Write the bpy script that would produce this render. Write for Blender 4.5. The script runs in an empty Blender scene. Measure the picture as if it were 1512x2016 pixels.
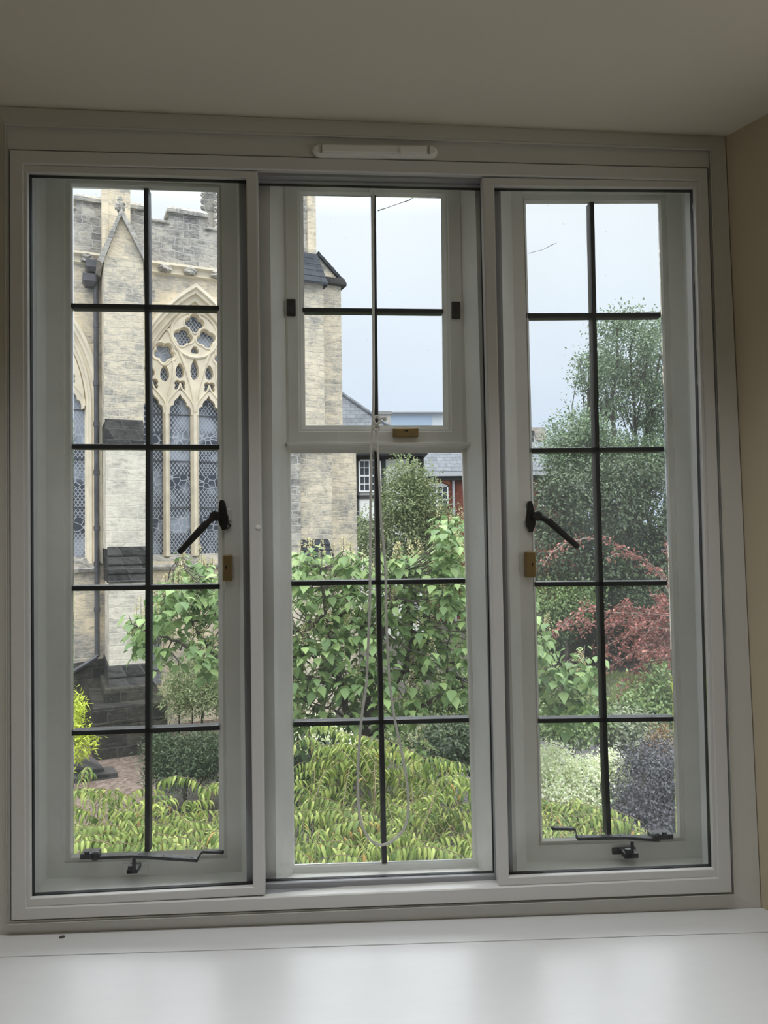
import bpy, bmesh, math, random
import numpy as np
from mathutils import Vector, Matrix, noise
from mathutils.geometry import tessellate_polygon

random.seed(7)
RNG = np.random.default_rng(7)
SC = bpy.context.scene
COL = SC.collection

# ------------------------------------------------------------------ camera
CAM = Vector((0.6083, -1.5042, 0.7238))
F_PX = 1450.0
def _rot(y, p, r):
    return (Matrix.Rotation(y, 3, 'Z') @ Matrix.Rotation(p, 3, 'X') @ Matrix.Rotation(r, 3, 'Y'))
ROT = _rot(-0.0701, 0.0279, 0.0142)            # columns: right, forward, up
cam_d = bpy.data.cameras.new('camera')
cam_d.sensor_fit = 'VERTICAL'; cam_d.sensor_height = 36.0
cam_d.lens = F_PX / 2016.0 * 36.0
cam_d.clip_start = 0.05; cam_d.clip_end = 600
cam = bpy.data.objects.new('camera', cam_d); COL.objects.link(cam)
right, fwd, up = ROT.col[0], ROT.col[1], ROT.col[2]
m4 = Matrix((( right.x, up.x, -fwd.x, CAM.x), (right.y, up.y, -fwd.y, CAM.y), (right.z, up.z, -fwd.z, CAM.z), (0, 0, 0, 1)))
cam.matrix_world = m4
SC.camera = cam

# ------------------------------------------------------------------ view, world, sun, added fill lamps
SC.view_settings.view_transform = 'Standard'
SC.view_settings.look = 'None'
SC.view_settings.gamma = 1.0
SC.view_settings.use_curve_mapping = False
SC.view_settings.exposure = 0.0
SC.cycles.use_denoising = True
SC.cycles.transparent_max_bounces = 16
SC.cycles.max_bounces = 10
SC.cycles.diffuse_bounces = 5

wd = bpy.data.worlds.new('overcast_sky'); SC.world = wd; wd.use_nodes = True
nt = wd.node_tree; nt.nodes.clear()
def wn(t, **k):
    n = nt.nodes.new(t)
    for a, b in k.items(): setattr(n, a, b)
    return n
w_out = wn('ShaderNodeOutputWorld'); w_bg = wn('ShaderNodeBackground'); w_tc = wn('ShaderNodeTexCoord')
w_sep = wn('ShaderNodeSeparateXYZ'); w_rmp = wn('ShaderNodeValToRGB'); w_noi = wn('ShaderNodeTexNoise'); w_mul = wn('ShaderNodeMix', data_type='RGBA', blend_type='MULTIPLY')
nt.links.new(w_tc.outputs['Generated'], w_sep.inputs[0]); nt.links.new(w_sep.outputs['Z'], w_rmp.inputs['Fac'])
# an overcast sky: pale blue at the horizon, whiter and much brighter towards the zenith 
r = w_rmp.color_ramp
r.elements[0].position = 0.0; r.elements[0].color = (.36, .43, .53, 1)
r.elements[1].position = 1.0; r.elements[1].color = (3.0, 3.1, 3.15, 1)
for p, c in ((.10, (.39, .455, .545, 1)), (.22, (.44, .495, .56, 1)), (.40, (.52, .56, .585, 1)), (.55, (1.5, 1.56, 1.6, 1))):
    e = r.elements.new(p); e.color = c
w_noi.inputs['Scale'].default_value = 3.0; w_noi.inputs['Detail'].default_value = 4
w_map = wn('ShaderNodeMapRange'); w_map.inputs['To Min'].default_value = .93; w_map.inputs['To Max'].default_value = 1.07
nt.links.new(w_tc.outputs['Generated'], w_noi.inputs['Vector']); nt.links.new(w_noi.outputs['Fac'], w_map.inputs['Value'])
w_mul.inputs['Factor'].default_value = 1.0
nt.links.new(w_rmp.outputs['Color'], w_mul.inputs['A']); nt.links.new(w_map.outputs['Result'], w_mul.inputs['B'])
nt.links.new(w_mul.outputs['Result'], w_bg.inputs['Color']); w_bg.inputs['Strength'].default_value = 1.85
nt.links.new(w_bg.outputs['Background'], w_out.inputs['Surface'])

sun_d = bpy.data.lights.new('sun_behind_cloud', 'SUN'); sun_d.energy = 1.1; sun_d.angle = math.radians(50); sun_d.color = (.90, .955, 1)
sun = bpy.data.objects.new('sun_behind_cloud', sun_d); COL.objects.link(sun)      # high over the church roofs, veiled, so its shadows are very soft
sun.rotation_euler = Vector((-.12, -.66, -.80)).to_track_quat('-Z', 'Y').to_euler(); sun.location = (4, 40, 60)

lamp_d = bpy.data.lights.new('ceiling_fill', 'AREA'); lamp_d.shape = 'RECTANGLE'; lamp_d.size = 1.3; lamp_d.size_y = 1.1
lamp_d.energy = 8.5; lamp_d.color = (1, .975, .93)
lamp = bpy.data.objects.new('ceiling_fill', lamp_d); COL.objects.link(lamp)
lamp.location = (2.7, -1.5, .6); lamp.rotation_euler = Vector((-.6, -.3, 1)).to_track_quat('-Z', 'Y').to_euler()   # added fill, unseen at the right, aimed up to brighten the ceiling
down_d = bpy.data.lights.new('sill_fill', 'AREA'); down_d.shape = 'RECTANGLE'; down_d.size = 1.7; down_d.size_y = .2
down_d.energy = 4.7; down_d.color = (.98, .99, 1); down_d.spread = math.radians(92)
down = bpy.data.objects.new('sill_fill', down_d); COL.objects.link(down); down.location = (.72, -.53, 1.545)      # added area light, out of view, brightening the sill from above

# ------------------------------------------------------------------ helpers
def ray(px, py):
    return ROT @ Vector(((px - 756) / F_PX, 1, (1008 - py) / F_PX))
def at(px, py, Y):
    """the point of the plane at distance Y beyond the window that the photo shows at (px, py)"""
    d = ray(px, py); return CAM + d * ((Y - CAM.y) / d.y)
def at_z(px, py, Z):
    d = ray(px, py); return CAM + d * ((Z - CAM.z) / d.z)

class G:
    """collects geometry for one mesh"""
    def __init__(s): s.v = []; s.f = []
    def add(s, vs, fs):
        o = len(s.v); s.v += [tuple(v) for v in vs]; s.f += [tuple(i + o for i in f) for f in fs]; return s
    def box(s, a, b):
        x0, y0, z0 = a; x1, y1, z1 = b
        return s.add([(x0,y0,z0),(x1,y0,z0),(x1,y1,z0),(x0,y1,z0),(x0,y0,z1),(x1,y0,z1),(x1,y1,z1),(x0,y1,z1)],
              [(0,3,2,1),(4,5,6,7),(0,1,5,4),(1,2,6,5),(2,3,7,6),(3,0,4,7)])
    def obox(s, c, X, Y, Z):
        """box with half axes X, Y, Z"""
        c, X, Y, Z = Vector(c), Vector(X), Vector(Y), Vector(Z)
        vs = [c-X-Y-Z, c+X-Y-Z, c+X+Y-Z, c-X+Y-Z, c-X-Y+Z, c+X-Y+Z, c+X+Y+Z, c-X+Y+Z]
        return s.add(vs, [(0,3,2,1),(4,5,6,7),(0,1,5,4),(1,2,6,5),(2,3,7,6),(3,0,4,7)])
    def prism(s, poly, vec):
        """poly: outline (Vectors); extruded by vec"""
        n = len(poly); vec = Vector(vec); P = [Vector(p) for p in poly]
        return s.add(P + [p + vec for p in P], [tuple(range(n))[::-1], tuple(range(n, 2*n))] + [(i, (i+1) % n, n + (i+1) % n, n + i) for i in range(n)])
    def tube(s, pts, rad, n=8, caps=True):
        P = [Vector(p) for p in pts]; m = len(P)
        R = rad if isinstance(rad, (list, tuple)) else [rad] * m
        ref = Vector((0.31, 0.17, .93))
        vs = []; a = None
        for i in range(m):
            t = (P[min(i+1, m-1)] - P[max(i-1, 0)]); t = t.normalized() if t.length > 1e-9 else Vector((0, 0, 1))
            if a is None:
                a = t.cross(ref); a = a.normalized() if a.length > 1e-4 else t.orthogonal().normalized()
            a = (a - t * a.dot(t)); a = a.normalized() if a.length > 1e-6 else t.orthogonal().normalized()
            b = t.cross(a)
            for k in range(n):
                q = 2 * math.pi * k / n; vs.append(P[i] + (a * math.cos(q) + b * math.sin(q)) * R[i])
        fs = [(i*n+k, i*n+(k+1) % n, (i+1)*n+(k+1) % n, (i+1)*n+k) for i in range(m-1) for k in range(n)]
        if caps: fs += [tuple(range(n))[::-1], tuple(range((m-1)*n, m*n))]
        return s.add(vs, fs)
    def loft(s, rings, closed=False, cyc=True):
        """quads between successive outlines of equal length"""
        n = len(rings[0]); vs = [p for rg in rings for p in rg]; m = len(rings); fs = []
        for i in range(m if closed else m - 1):
            j = (i + 1) % m
            for k in range(n if cyc else n - 1):
                l = (k + 1) % n; fs.append((i*n+k, i*n+l, j*n+l, j*n+k))
        return s.add(vs, fs)
    def ball(s, c, rx, ry, rz, u=10, v=7, lump=0):
        c = Vector(c); vs = []
        for i in range(v + 1):
            t = math.pi * i / v
            for k in range(u):
                q = 2 * math.pi * k / u
                p = Vector((math.sin(t)*math.cos(q), math.sin(t)*math.sin(q), math.cos(t)))
                h = 1 + lump * noise.noise(p * 2.3 + c * 1.7)
                vs.append(c + Vector((p.x*rx, p.y*ry, p.z*rz)) * h)
        return s.add(vs, [(i*u+k, (i+1)*u+k, (i+1)*u+(k+1) % u, i*u+(k+1) % u) for i in range(v) for k in range(u)])

ROOT_LOC = {}
def root_of(o):
    while o.parent: o = o.parent
    return o
def tag(o, label=None, cat=None, group=None, kind=None):
    if label: o['label'] = label
    if cat: o['category'] = cat
    if group: o['group'] = group
    if kind: o['kind'] = kind
    return o
def empty(name, loc=(0, 0, 0), rz=0, **k):
    o = bpy.data.objects.new(name, None); COL.objects.link(o); o.location = loc; o.rotation_euler = (0, 0, rz)
    o.empty_display_size = .1
    ROOT_LOC[o.name] = Vector(loc); return tag(o, **k)
def link_mesh(name, me, mat, parent=None, smooth=False, bevel=0, **k):
    o = bpy.data.objects.new(name, me); COL.objects.link(o)
    me.materials.append(mat)
    if smooth: me.shade_smooth()
    if parent: o.parent = parent
    if bevel:
        b = o.modifiers.new('bevel', 'BEVEL'); b.width = bevel; b.segments = 2; b.limit_method = 'ANGLE'; b.angle_limit = math.radians(40)
    return tag(o, **k)
def obj(name, g, mat, parent=None, local=False, smooth=False, bevel=0, fix=True, **k):
    """links g as ONE mesh object; vertices are world coordinates unless local"""
    off = Vector((0, 0, 0))
    if parent and not local: off = ROOT_LOC.get(root_of(parent).name, off)
    me = bpy.data.meshes.new(name)
    me.from_pydata([(v[0]-off.x, v[1]-off.y, v[2]-off.z) for v in g.v], [], g.f)
    if fix:
        bm = bmesh.new(); bm.from_mesh(me); bmesh.ops.remove_doubles(bm, verts=bm.verts, dist=1e-6)
        bmesh.ops.recalc_face_normals(bm, faces=bm.faces); bm.to_mesh(me); bm.free()
    return link_mesh(name, me, mat, parent, smooth, bevel, **k)

# ------------------------------------------------------------------ materials
def mat(name):
    m = bpy.data.materials.new(name); m.use_nodes = True; t = m.node_tree; t.nodes.clear()
    out = t.nodes.new('ShaderNodeOutputMaterial')
    class N:
        tree = t; output = out; material = m
        @staticmethod
        def n(kind, ins=None, **k):
            x = t.nodes.new(kind)
            for a, b in k.items(): setattr(x, a, b)
            for a, b in (ins or {}).items():
                if hasattr(b, 'is_output'): t.links.new(b, x.inputs[a])
                else: x.inputs[a].default_value = b
            return x
        @staticmethod
        def link(a, b): t.links.new(a, b)
        @staticmethod
        def math(op, a, b=0.0, c=None):
            x = t.nodes.new('ShaderNodeMath'); x.operation = op
            for i, q in enumerate((a, b) if c is None else (a, b, c)):
                if hasattr(q, 'is_output'): t.links.new(q, x.inputs[i])
                else: x.inputs[i].default_value = q
            return x.outputs[0]
        @staticmethod
        def mix(f, a, b, blend='MIX'):
            x = t.nodes.new('ShaderNodeMix'); x.data_type = 'RGBA'; x.blend_type = blend
            for key, q in (('Factor', f), ('A', a), ('B', b)):
                s = [i for i in x.inputs if i.name == key and (i.type == ('VALUE' if key == 'Factor' else 'RGBA'))][0]
                if hasattr(q, 'is_output'): t.links.new(q, s)
                else: s.default_value = q if key == 'Factor' else (*q, 1) if len(q) == 3 else q
            return [o for o in x.outputs if o.type == 'RGBA'][0]
        @staticmethod
        def ramp(f, stops):
            x = t.nodes.new('ShaderNodeValToRGB'); t.links.new(f, x.inputs[0]); e = x.color_ramp.elements
            e[0].position, e[0].color = stops[0][0], (*stops[0][1], 1); e[1].position, e[1].color = stops[-1][0], (*stops[-1][1], 1)
            for p, c in stops[1:-1]: q = e.new(p); q.color = (*c, 1)
            return x.outputs[0]
    return N
def plain(name, col, rough=.5, metal=0, spec=.5, bump=0, bscale=40, var=0, vscale=6, stretch=(1, 1, 1)):
    N = mat(name)
    b = N.n('ShaderNodeBsdfPrincipled', {'Base Color': (*col, 1), 'Roughness': rough, 'Metallic': metal, 'Specular IOR Level': spec})
    tc = N.n('ShaderNodeTexCoord'); mp = N.n('ShaderNodeMapping', {'Vector': tc.outputs['Object'], 'Scale': stretch})
    if var:
        no = N.n('ShaderNodeTexNoise', {'Vector': mp.outputs[0], 'Scale': vscale, 'Detail': 5})
        d = tuple(c * (1 - var) for c in col); l = tuple(min(1, c * (1 + var)) for c in col)
        N.link(N.ramp(no.outputs['Fac'], [(.3, d), (.7, l)]), b.inputs['Base Color'])
    if bump:
        nb = N.n('ShaderNodeTexNoise', {'Vector': mp.outputs[0], 'Scale': bscale, 'Detail': 4})
        bu = N.n('ShaderNodeBump', {'Height': nb.outputs['Fac'], 'Strength': bump, 'Distance': .004}); N.link(bu.outputs[0], b.inputs['Normal'])
    N.link(b.outputs[0], N.output.inputs[0]); return N.material

M = {}
M['wood_paint'] = plain('white_gloss_paint', (.87, .865, .82), .28, bump=.25, bscale=55, var=.03, vscale=14)
M['trim_paint'] = plain('white_trim_paint', (.64, .637, .60), .42, bump=.06, bscale=30)
M['powder'] = plain('white_powder_coat', (.66, .66, .645), .38)
M['alu'] = plain('grey_aluminium', (.33, .34, .36), .45, .1)
M['gasket'] = plain('black_gasket', (.012, .012, .014), .6)
M['iron'] = plain('black_painted_iron', (.012, .012, .013), .38, bump=.2, bscale=90)
M['bar'] = plain('dark_glazing_bar', (.016, .018, .02), .45, bump=.3, bscale=60)
M['worn_iron'] = plain('worn_grey_iron', (.035, .036, .038), .35, .3, bump=.3, bscale=120, var=.5, vscale=60)
M['brass'] = plain('tarnished_brass', (.34, .235, .095), .42, .6, var=.15, vscale=40)
M['cord'] = plain('cotton_cord', (.90, .87, .81), .9, bump=.6, bscale=600)
M['plastic'] = plain('white_plastic', (.86, .86, .82), .3)
M['ceiling'] = plain('cream_ceiling_paint', (.80, .765, .66), .85, bump=.08, bscale=8, var=.015, vscale=2)
M['wall'] = plain('buff_wall_paint', (.60, .52, .38), .85, bump=.06, bscale=10, var=.02, vscale=3)
M['carpet'] = plain('floor_carpet', (.30, .26, .22), .95, var=.1, vscale=60)
def _sill():
    N = mat('white_sill_paint'); tc = N.n('ShaderNodeTexCoord')
    mp = N.n('ShaderNodeMapping', {'Vector': tc.outputs['Object'], 'Scale': (1.6, 6, 1)})
    n1 = N.n('ShaderNodeTexNoise', {'Vector': mp.outputs[0], 'Scale': 7, 'Detail': 6, 'Roughness': .6})
    n2 = N.n('ShaderNodeTexNoise', {'Vector': mp.outputs[0], 'Scale': 30, 'Detail': 4})
    col = N.ramp(n1.outputs['Fac'], [(.25, (.68, .69, .70)), (.6, (.70, .71, .72)), (.8, (.69, .70, .71))])
    rough = N.n('ShaderNodeMapRange', {'Value': n2.outputs['Fac'], 'To Min': .25, 'To Max': .36})
    bu = N.n('ShaderNodeBump', {'Height': n1.outputs['Fac'], 'Strength': .09, 'Distance': .004})
    b = N.n('ShaderNodeBsdfPrincipled', {'Base Color': col, 'Roughness': rough.outputs[0], 'Normal': bu.outputs[0]})
    N.link(b.outputs[0], N.output.inputs[0]); return N.material
M['sill'] = _sill()
def glass(name, dust, spots):
    N = mat(name); tc = N.n('ShaderNodeTexCoord')
    tr = N.n('ShaderNodeBsdfTransparent', {'Color': (.992, .995, .995, 1)}); gl = N.n('ShaderNodeBsdfGlossy', {'Roughness': .02, 'Color': (1, 1, 1, 1)})
    fr = N.n('ShaderNodeFresnel', {'IOR': 1.2})
    mx = N.n('ShaderNodeMixShader', {0: fr.outputs[0], 1: tr.outputs[0], 2: gl.outputs[0]})
    tl = N.n('ShaderNodeBsdfTranslucent', {'Color': (.85, .88, .88, 1)}); df = N.n('ShaderNodeBsdfDiffuse', {'Color': (.7, .7, .66, 1)})
    dm = N.n('ShaderNodeMixShader', {0: .35, 1: tl.outputs[0], 2: df.outputs[0]})
    no = N.n('ShaderNodeTexNoise', {'Vector': tc.outputs['Object'], 'Scale': 5, 'Detail': 6, 'Roughness': .65})
    vo = N.n('ShaderNodeTexVoronoi', {'Vector': tc.outputs['Object'], 'Scale': 26})
    sp = N.math('MULTIPLY', N.math('LESS_THAN', vo.outputs['Distance'], .055), spots)
    mr = N.n('ShaderNodeMapRange', {'Value': no.outputs['Fac'], 'From Min': .3, 'From Max': .75, 'To Min': dust * .5, 'To Max': dust * 1.5})
    f = N.math('ADD', mr.outputs[0], sp)
    m2 = N.n('ShaderNodeMixShader', {0: f, 1: mx.outputs[0], 2: dm.outputs[0]})
    N.link(m2.outputs[0], N.output.inputs[0]); return N.material
M['glass'] = glass('old_window_glass', .012, .10)
M['glass_dusty'] = glass('dusty_window_glass', .035, .22)
M['glass_clear'] = glass('clear_secondary_glass', .005, .0)

def stone(name, cream, grey, bw, bh, mortar, grey_bias=.5, warp=.10, soot=0.0, rough_bump=.6, blotch=.6, rubble=0.0):
    N = mat(name); tc = N.n('ShaderNodeTexCoord'); sx = N.n('ShaderNodeSeparateXYZ', {0: tc.outputs['Object']})
    h = N.math('ADD', sx.outputs['X'], sx.outputs['Y'])
    v = N.n('ShaderNodeCombineXYZ', {0: h, 1: sx.outputs['Z'], 2: 0.0})
    nw = N.n('ShaderNodeTexNoise', {'Vector': v.outputs[0], 'Scale': 1.7, 'Detail': 3})
    off = N.n('ShaderNodeVectorMath', {0: nw.outputs['Color'], 1: (.5, .5, .5)}, operation='SUBTRACT')
    sc = N.n('ShaderNodeVectorMath', {0: off.outputs[0]}, operation='SCALE'); sc.inputs['Scale'].default_value = warp * 2
    vv = N.n('ShaderNodeVectorMath', {0: v.outputs[0], 1: sc.outputs[0]}, operation='ADD')
    def brick(w, hh, o, ms):
        return N.n('ShaderNodeTexBrick', {'Vector': vv.outputs[0], 'Color1': (0, 0, 0, 1), 'Color2': (1, 1, 1, 1), 'Mortar': (.5, .5, .5, 1), 'Scale': 1.0, 'Mortar Size': ms, 'Mortar Smooth': .3, 'Bias': 0.0, 'Brick Width': w, 'Row Height': hh}, offset=o, offset_frequency=2, squash=.7, squash_frequency=3)
    b1 = brick(bw, bh, .5, .014)
    s0_ = N.n('ShaderNodeMapping', {'Vector': v.outputs[0], 'Scale': (.8, 1.8, 1)})
    n1 = N.n('ShaderNodeTexNoise', {'Vector': v.outputs[0], 'Scale': .8, 'Detail': 6, 'Roughness': .65})
    n2 = N.n('ShaderNodeTexNoise', {'Vector': v.outputs[0], 'Scale': 5, 'Detail': 8, 'Roughness': .78})
    s1 = N.n('ShaderNodeMapping', {'Vector': v.outputs[0], 'Scale': (1.3, 3.2, 1)})
    n3 = N.n('ShaderNodeTexNoise', {'Vector': s1.outputs[0], 'Scale': 1.8, 'Detail': 7, 'Roughness': .72})
    bv = N.n('ShaderNodeRGBToBW', {0: b1.outputs['Color']}).outputs[0]
    jm = b1.outputs['Fac']
    if rubble:                                   # courses of unequal rough stones instead of regular blocks
        rs = N.n('ShaderNodeMapping', {'Vector': vv.outputs[0], 'Scale': (1 / bw, 1 / bh, 1)})
        c1 = N.n('ShaderNodeTexVoronoi', {'Vector': rs.outputs[0], 'Scale': 1.15, 'Randomness': .9})
        bv = N.n('ShaderNodeMix', {0: rubble, 2: bv, 3: N.n('ShaderNodeRGBToBW', {0: c1.outputs['Color']}).outputs[0]}).outputs[0]
    n5 = N.n('ShaderNodeTexNoise', {'Vector': s0_.outputs[0], 'Scale': 9, 'Detail': 8, 'Roughness': .8})
    f = N.math('ADD', N.math('MULTIPLY', N.math('SUBTRACT', bv, .5), .62), N.math('MULTIPLY', N.math('SUBTRACT', n1.outputs['Fac'], .5), 1.7))
    f = N.math('ADD', f, N.math('MULTIPLY', N.math('SUBTRACT', n2.outputs['Fac'], .5), blotch * 1.3))
    f = N.math('ADD', f, N.math('MULTIPLY', N.math('SUBTRACT', n5.outputs['Fac'], .5), 2.2))
    f = N.math('ADD', f, grey_bias)
    cc = N.ramp(f, [(0.0, tuple(min(1, c * 1.15) for c in cream)), (.3, cream), (.52, tuple((a + b) / 2 for a, b in zip(cream, grey))), (.75, grey), (1.0, tuple(c * .6 for c in grey))])
    tint = N.mix(N.n('ShaderNodeMapRange', {'Value': n3.outputs['Fac'], 'From Min': .53, 'From Max': .68, 'To Min': 0, 'To Max': .75}).outputs[0], cc, tuple(c * .5 for c in grey))
    tint = N.mix(N.n('ShaderNodeMapRange', {'Value': n3.outputs['Fac'], 'From Min': .40, 'From Max': .30, 'To Min': 0, 'To Max': .5}).outputs[0], tint, tuple(min(1, c * 1.2) for c in mortar))
    cm = N.mix(N.math('MULTIPLY', jm, .6), tint, mortar)
    if soot:
        cm = N.mix(N.n('ShaderNodeMapRange', {'Value': n2.outputs['Fac'], 'From Min': .35, 'From Max': .6, 'To Min': 0, 'To Max': soot}).outputs[0], cm, (.03, .03, .028))
    hgt = N.math('SUBTRACT', N.math('ADD', N.math('MULTIPLY', n2.outputs['Fac'], .5), N.math('MULTIPLY', bv, .4)), N.math('MULTIPLY', jm, .5))
    bu = N.n('ShaderNodeBump', {'Height': hgt, 'Strength': rough_bump, 'Distance': .06})
    b = N.n('ShaderNodeBsdfPrincipled', {'Base Color': cm, 'Roughness': .92, 'Normal': bu.outputs[0], 'Specular IOR Level': .2})
    N.link(b.outputs[0], N.output.inputs[0]); return N.material
CREAM = (.74, .63, .46); GREY = (.44, .41, .37)
M['ashlar'] = stone('cream_ashlar_stone', CREAM, GREY, .70, .32, (.70, .62, .48), .36, .07, rough_bump=.5, blotch=.5)
M['rubble'] = stone('grey_rubble_stone', (.72, .63, .48), (.40, .375, .33), .40, .165, (.74, .68, .58), .40, .11, rough_bump=.9, rubble=.5)
M['parapet'] = stone('weathered_parapet_stone', (.54, .50, .43), (.26, .25, .235), .42, .20, (.62, .60, .56), .52, .10, rough_bump=.9, rubble=.4)
M['pale_ashlar'] = stone('pale_patched_ashlar', (.70, .65, .54), (.48, .45, .40), .62, .30, (.68, .64, .55), .30, .09, rough_bump=.5, rubble=.35, blotch=.4)
M['mossy'] = stone('dark_mossy_stone', (.10, .092, .07), (.035, .034, .029), .6, .28, (.13, .125, .10), .55, .06, soot=.6)
M['dark_slab'] = stone('dark_weathering_stone', (.06, .058, .055), (.022, .022, .022), .6, .28, (.10, .10, .095), .5, .05, blotch=1.0)
M['tracery'] = plain('carved_cream_stone', (.80, .71, .55), .85, bump=.3, bscale=14, var=.12, vscale=3)
M['lead_pipe'] = plain('lead_grey_pipe', (.10, .10, .11), .5, .3, var=.3, vscale=3)
def _slate(name, a, b, w, h):
    N = mat(name); tc = N.n('ShaderNodeTexCoord'); sx = N.n('ShaderNodeSeparateXYZ', {0: tc.outputs['Object']})
    v = N.n('ShaderNodeCombineXYZ', {0: sx.outputs['X'], 1: sx.outputs['Z'], 2: 0.0})
    br = N.n('ShaderNodeTexBrick', {'Vector': v.outputs[0], 'Color1': (*a, 1), 'Color2': (*b, 1), 'Mortar': tuple(c * .45 for c in a) + (1,), 'Scale': 1.0, 'Mortar Size': .014, 'Brick Width': w, 'Row Height': h})
    n2 = N.n('ShaderNodeTexNoise', {'Vector': v.outputs[0], 'Scale': 3, 'Detail': 5})
    c = N.mix(.35, br.outputs['Color'], N.ramp(n2.outputs['Fac'], [(.3, tuple(q * .7 for q in a)), (.7, tuple(min(1, q * 1.3) for q in b))]))
    p = N.n('ShaderNodeBsdfPrincipled', {'Base Color': c, 'Roughness': .85, 'Specular IOR Level': .15}); N.link(p.outputs[0], N.output.inputs[0]); return N.material
M['slate'] = _slate('grey_roof_slate', (.12, .13, .145), (.18, .19, .205), .45, .22)
M['slate_dark'] = _slate('dark_roof_slate', (.028, .032, .04), (.05, .055, .066), .5, .2)
M['brick'] = _slate('red_brick', (.20, .06, .042), (.28, .10, .07), .225, .075)
M['render_white'] = plain('white_render', (.85, .85, .83), .8, var=.04, vscale=1)
M['timber'] = plain('black_timber', (.03, .03, .032), .7, var=.3, vscale=4)
M['white_joinery'] = plain('white_joinery', (.85, .86, .86), .5)
M['dark_pane'] = plain('dark_window_pane', (.03, .035, .045), .12)
M['grey_pipe'] = plain('grey_painted_pipe', (.45, .47, .5), .5)
M['office_wall'] = plain('pale_office_cladding', (.62, .66, .70), .6)
M['office_glass'] = plain('pale_blue_office_glass', (.38, .48, .60), .3)
M['door_wood'] = plain('weathered_grey_door', (.30, .30, .33), .7, var=.25, vscale=3, stretch=(9, 9, .5))
def _lead():
    N = mat('leaded_church_glass'); tc = N.n('ShaderNodeTexCoord'); sx = N.n('ShaderNodeSeparateXYZ', {0: tc.outputs['Object']})
    X = N.math('DIVIDE', sx.outputs['X'], .098); Z = N.math('DIVIDE', sx.outputs['Z'], .145)
    u = N.math('ABSOLUTE', N.math('SUBTRACT', N.math('FRACT', N.math('ADD', X, Z)), .5))
    w = N.math('ABSOLUTE', N.math('SUBTRACT', N.math('FRACT', N.math('SUBTRACT', X, Z)), .5))
    line = N.math('MAXIMUM', N.math('GREATER_THAN', u, .40), N.math('GREATER_THAN', w, .40))
    zz = N.math('FRACT', N.math('DIVIDE', sx.outputs['Z'], 1.16))
    band = N.math('LESS_THAN', N.math('ABSOLUTE', N.math('SUBTRACT', zz, .55)), .17)
    vo = N.n('ShaderNodeTexVoronoi', {'Vector': tc.outputs['Object'], 'Scale': 5.5}, feature='DISTANCE_TO_EDGE')
    vline = N.math('LESS_THAN', vo.outputs['Distance'], .045)
    ln = N.n('ShaderNodeMix', {0: band, 2: line, 3: vline}).outputs[0]
    n1 = N.n('ShaderNodeTexNoise', {'Vector': tc.outputs['Object'], 'Scale': 1.1, 'Detail': 2})
    pale = N.n('ShaderNodeMapRange', {'Value': n1.outputs['Fac'], 'From Min': .50, 'From Max': .60}).outputs[0]  # reflections painted into the pane colour as blue-grey patches
    pane = N.mix(pale, (.04, .048, .068), (.30, .335, .40))
    col = N.mix(ln, pane, (.46, .48, .53))
    g = N.n('ShaderNodeBsdfPrincipled', {'Base Color': col, 'Roughness': .3, 'Specular IOR Level': .6}); N.link(g.outputs[0], N.output.inputs[0]); return N.material
M['leaded'] = _lead()
def leaf(name, a, b, c, trans=.35, rough=.5, rare=None):
    N = mat(name); ge = N.n('ShaderNodeNewGeometry'); rn = ge.outputs['Random Per Island']
    st = [(0, a), (.5, b), (1, c)]
    if rare: st = [(0, a), (.45, b), (.978, c), (.99, rare)]
    col = N.ramp(rn, st)
    d = N.n('ShaderNodeBsdfPrincipled', {'Base Color': col, 'Roughness': rough, 'Specular IOR Level': .35})
    t = N.n('ShaderNodeBsdfTranslucent', {'Color': N.mix(.5, col, (.5, .62, .12), 'MULTIPLY') if False else col})
    mx = N.n('ShaderNodeMixShader', {0: trans, 1: d.outputs[0], 2: t.outputs[0]}); N.link(mx.outputs[0], N.output.inputs[0]); return N.material
M['leaf_big'] = leaf('heart_leaf_green', (0.125, 0.208, 0.083), (0.208, 0.316, 0.117), (0.333, 0.451, 0.175), .3)
M['leaf_cherry'] = leaf('drooping_leaf_green', (.075, .13, .03), (.20, .275, .062), (.43, .49, .145), .35, rare=(.42, .26, .08))
M['leaf_dark'] = leaf('dark_evergreen_leaf', (0.035, 0.056, 0.028), (0.066, 0.100, 0.050), (0.118, 0.164, 0.078), .2)
M['leaf_oak'] = leaf('oak_leaf', (0.105, 0.164, 0.095), (0.168, 0.242, 0.137), (0.273, 0.367, 0.210), .3)
M['leaf_olive'] = leaf('olive_leaf', (0.136, 0.181, 0.081), (0.217, 0.271, 0.124), (0.326, 0.380, 0.190), .3)
M['leaf_red'] = leaf('copper_red_leaf', (0.186, 0.064, 0.054), (0.300, 0.108, 0.086), (0.486, 0.215, 0.172), .3)
M['leaf_pale'] = leaf('variegated_leaf', (0.603, 0.754, 0.415), (0.867, 0.880, 0.603), (0.880, 0.880, 0.829), .3)
M['leaf_purple'] = leaf('dusky_purple_leaf', (0.055, 0.055, 0.062), (0.083, 0.083, 0.094), (0.117, 0.117, 0.138), .15)
M['leaf_mid'] = leaf('mid_green_leaf', (0.092, 0.151, 0.059), (0.160, 0.236, 0.088), (0.254, 0.346, 0.135), .3)
M['leaf_yellow'] = leaf('golden_conifer_leaf', (0.360, 0.450, 0.038), (0.540, 0.630, 0.060), (0.720, 0.780, 0.120), .3)
M['leaf_grey'] = leaf('grey_green_leaf', (0.139, 0.163, 0.106), (0.211, 0.253, 0.155), (0.325, 0.357, 0.227), .25)
M['leaf_rust'] = leaf('rusty_leaf', (.15, .10, .05), (.24, .15, .07), (.32, .21, .10), .3)
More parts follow.
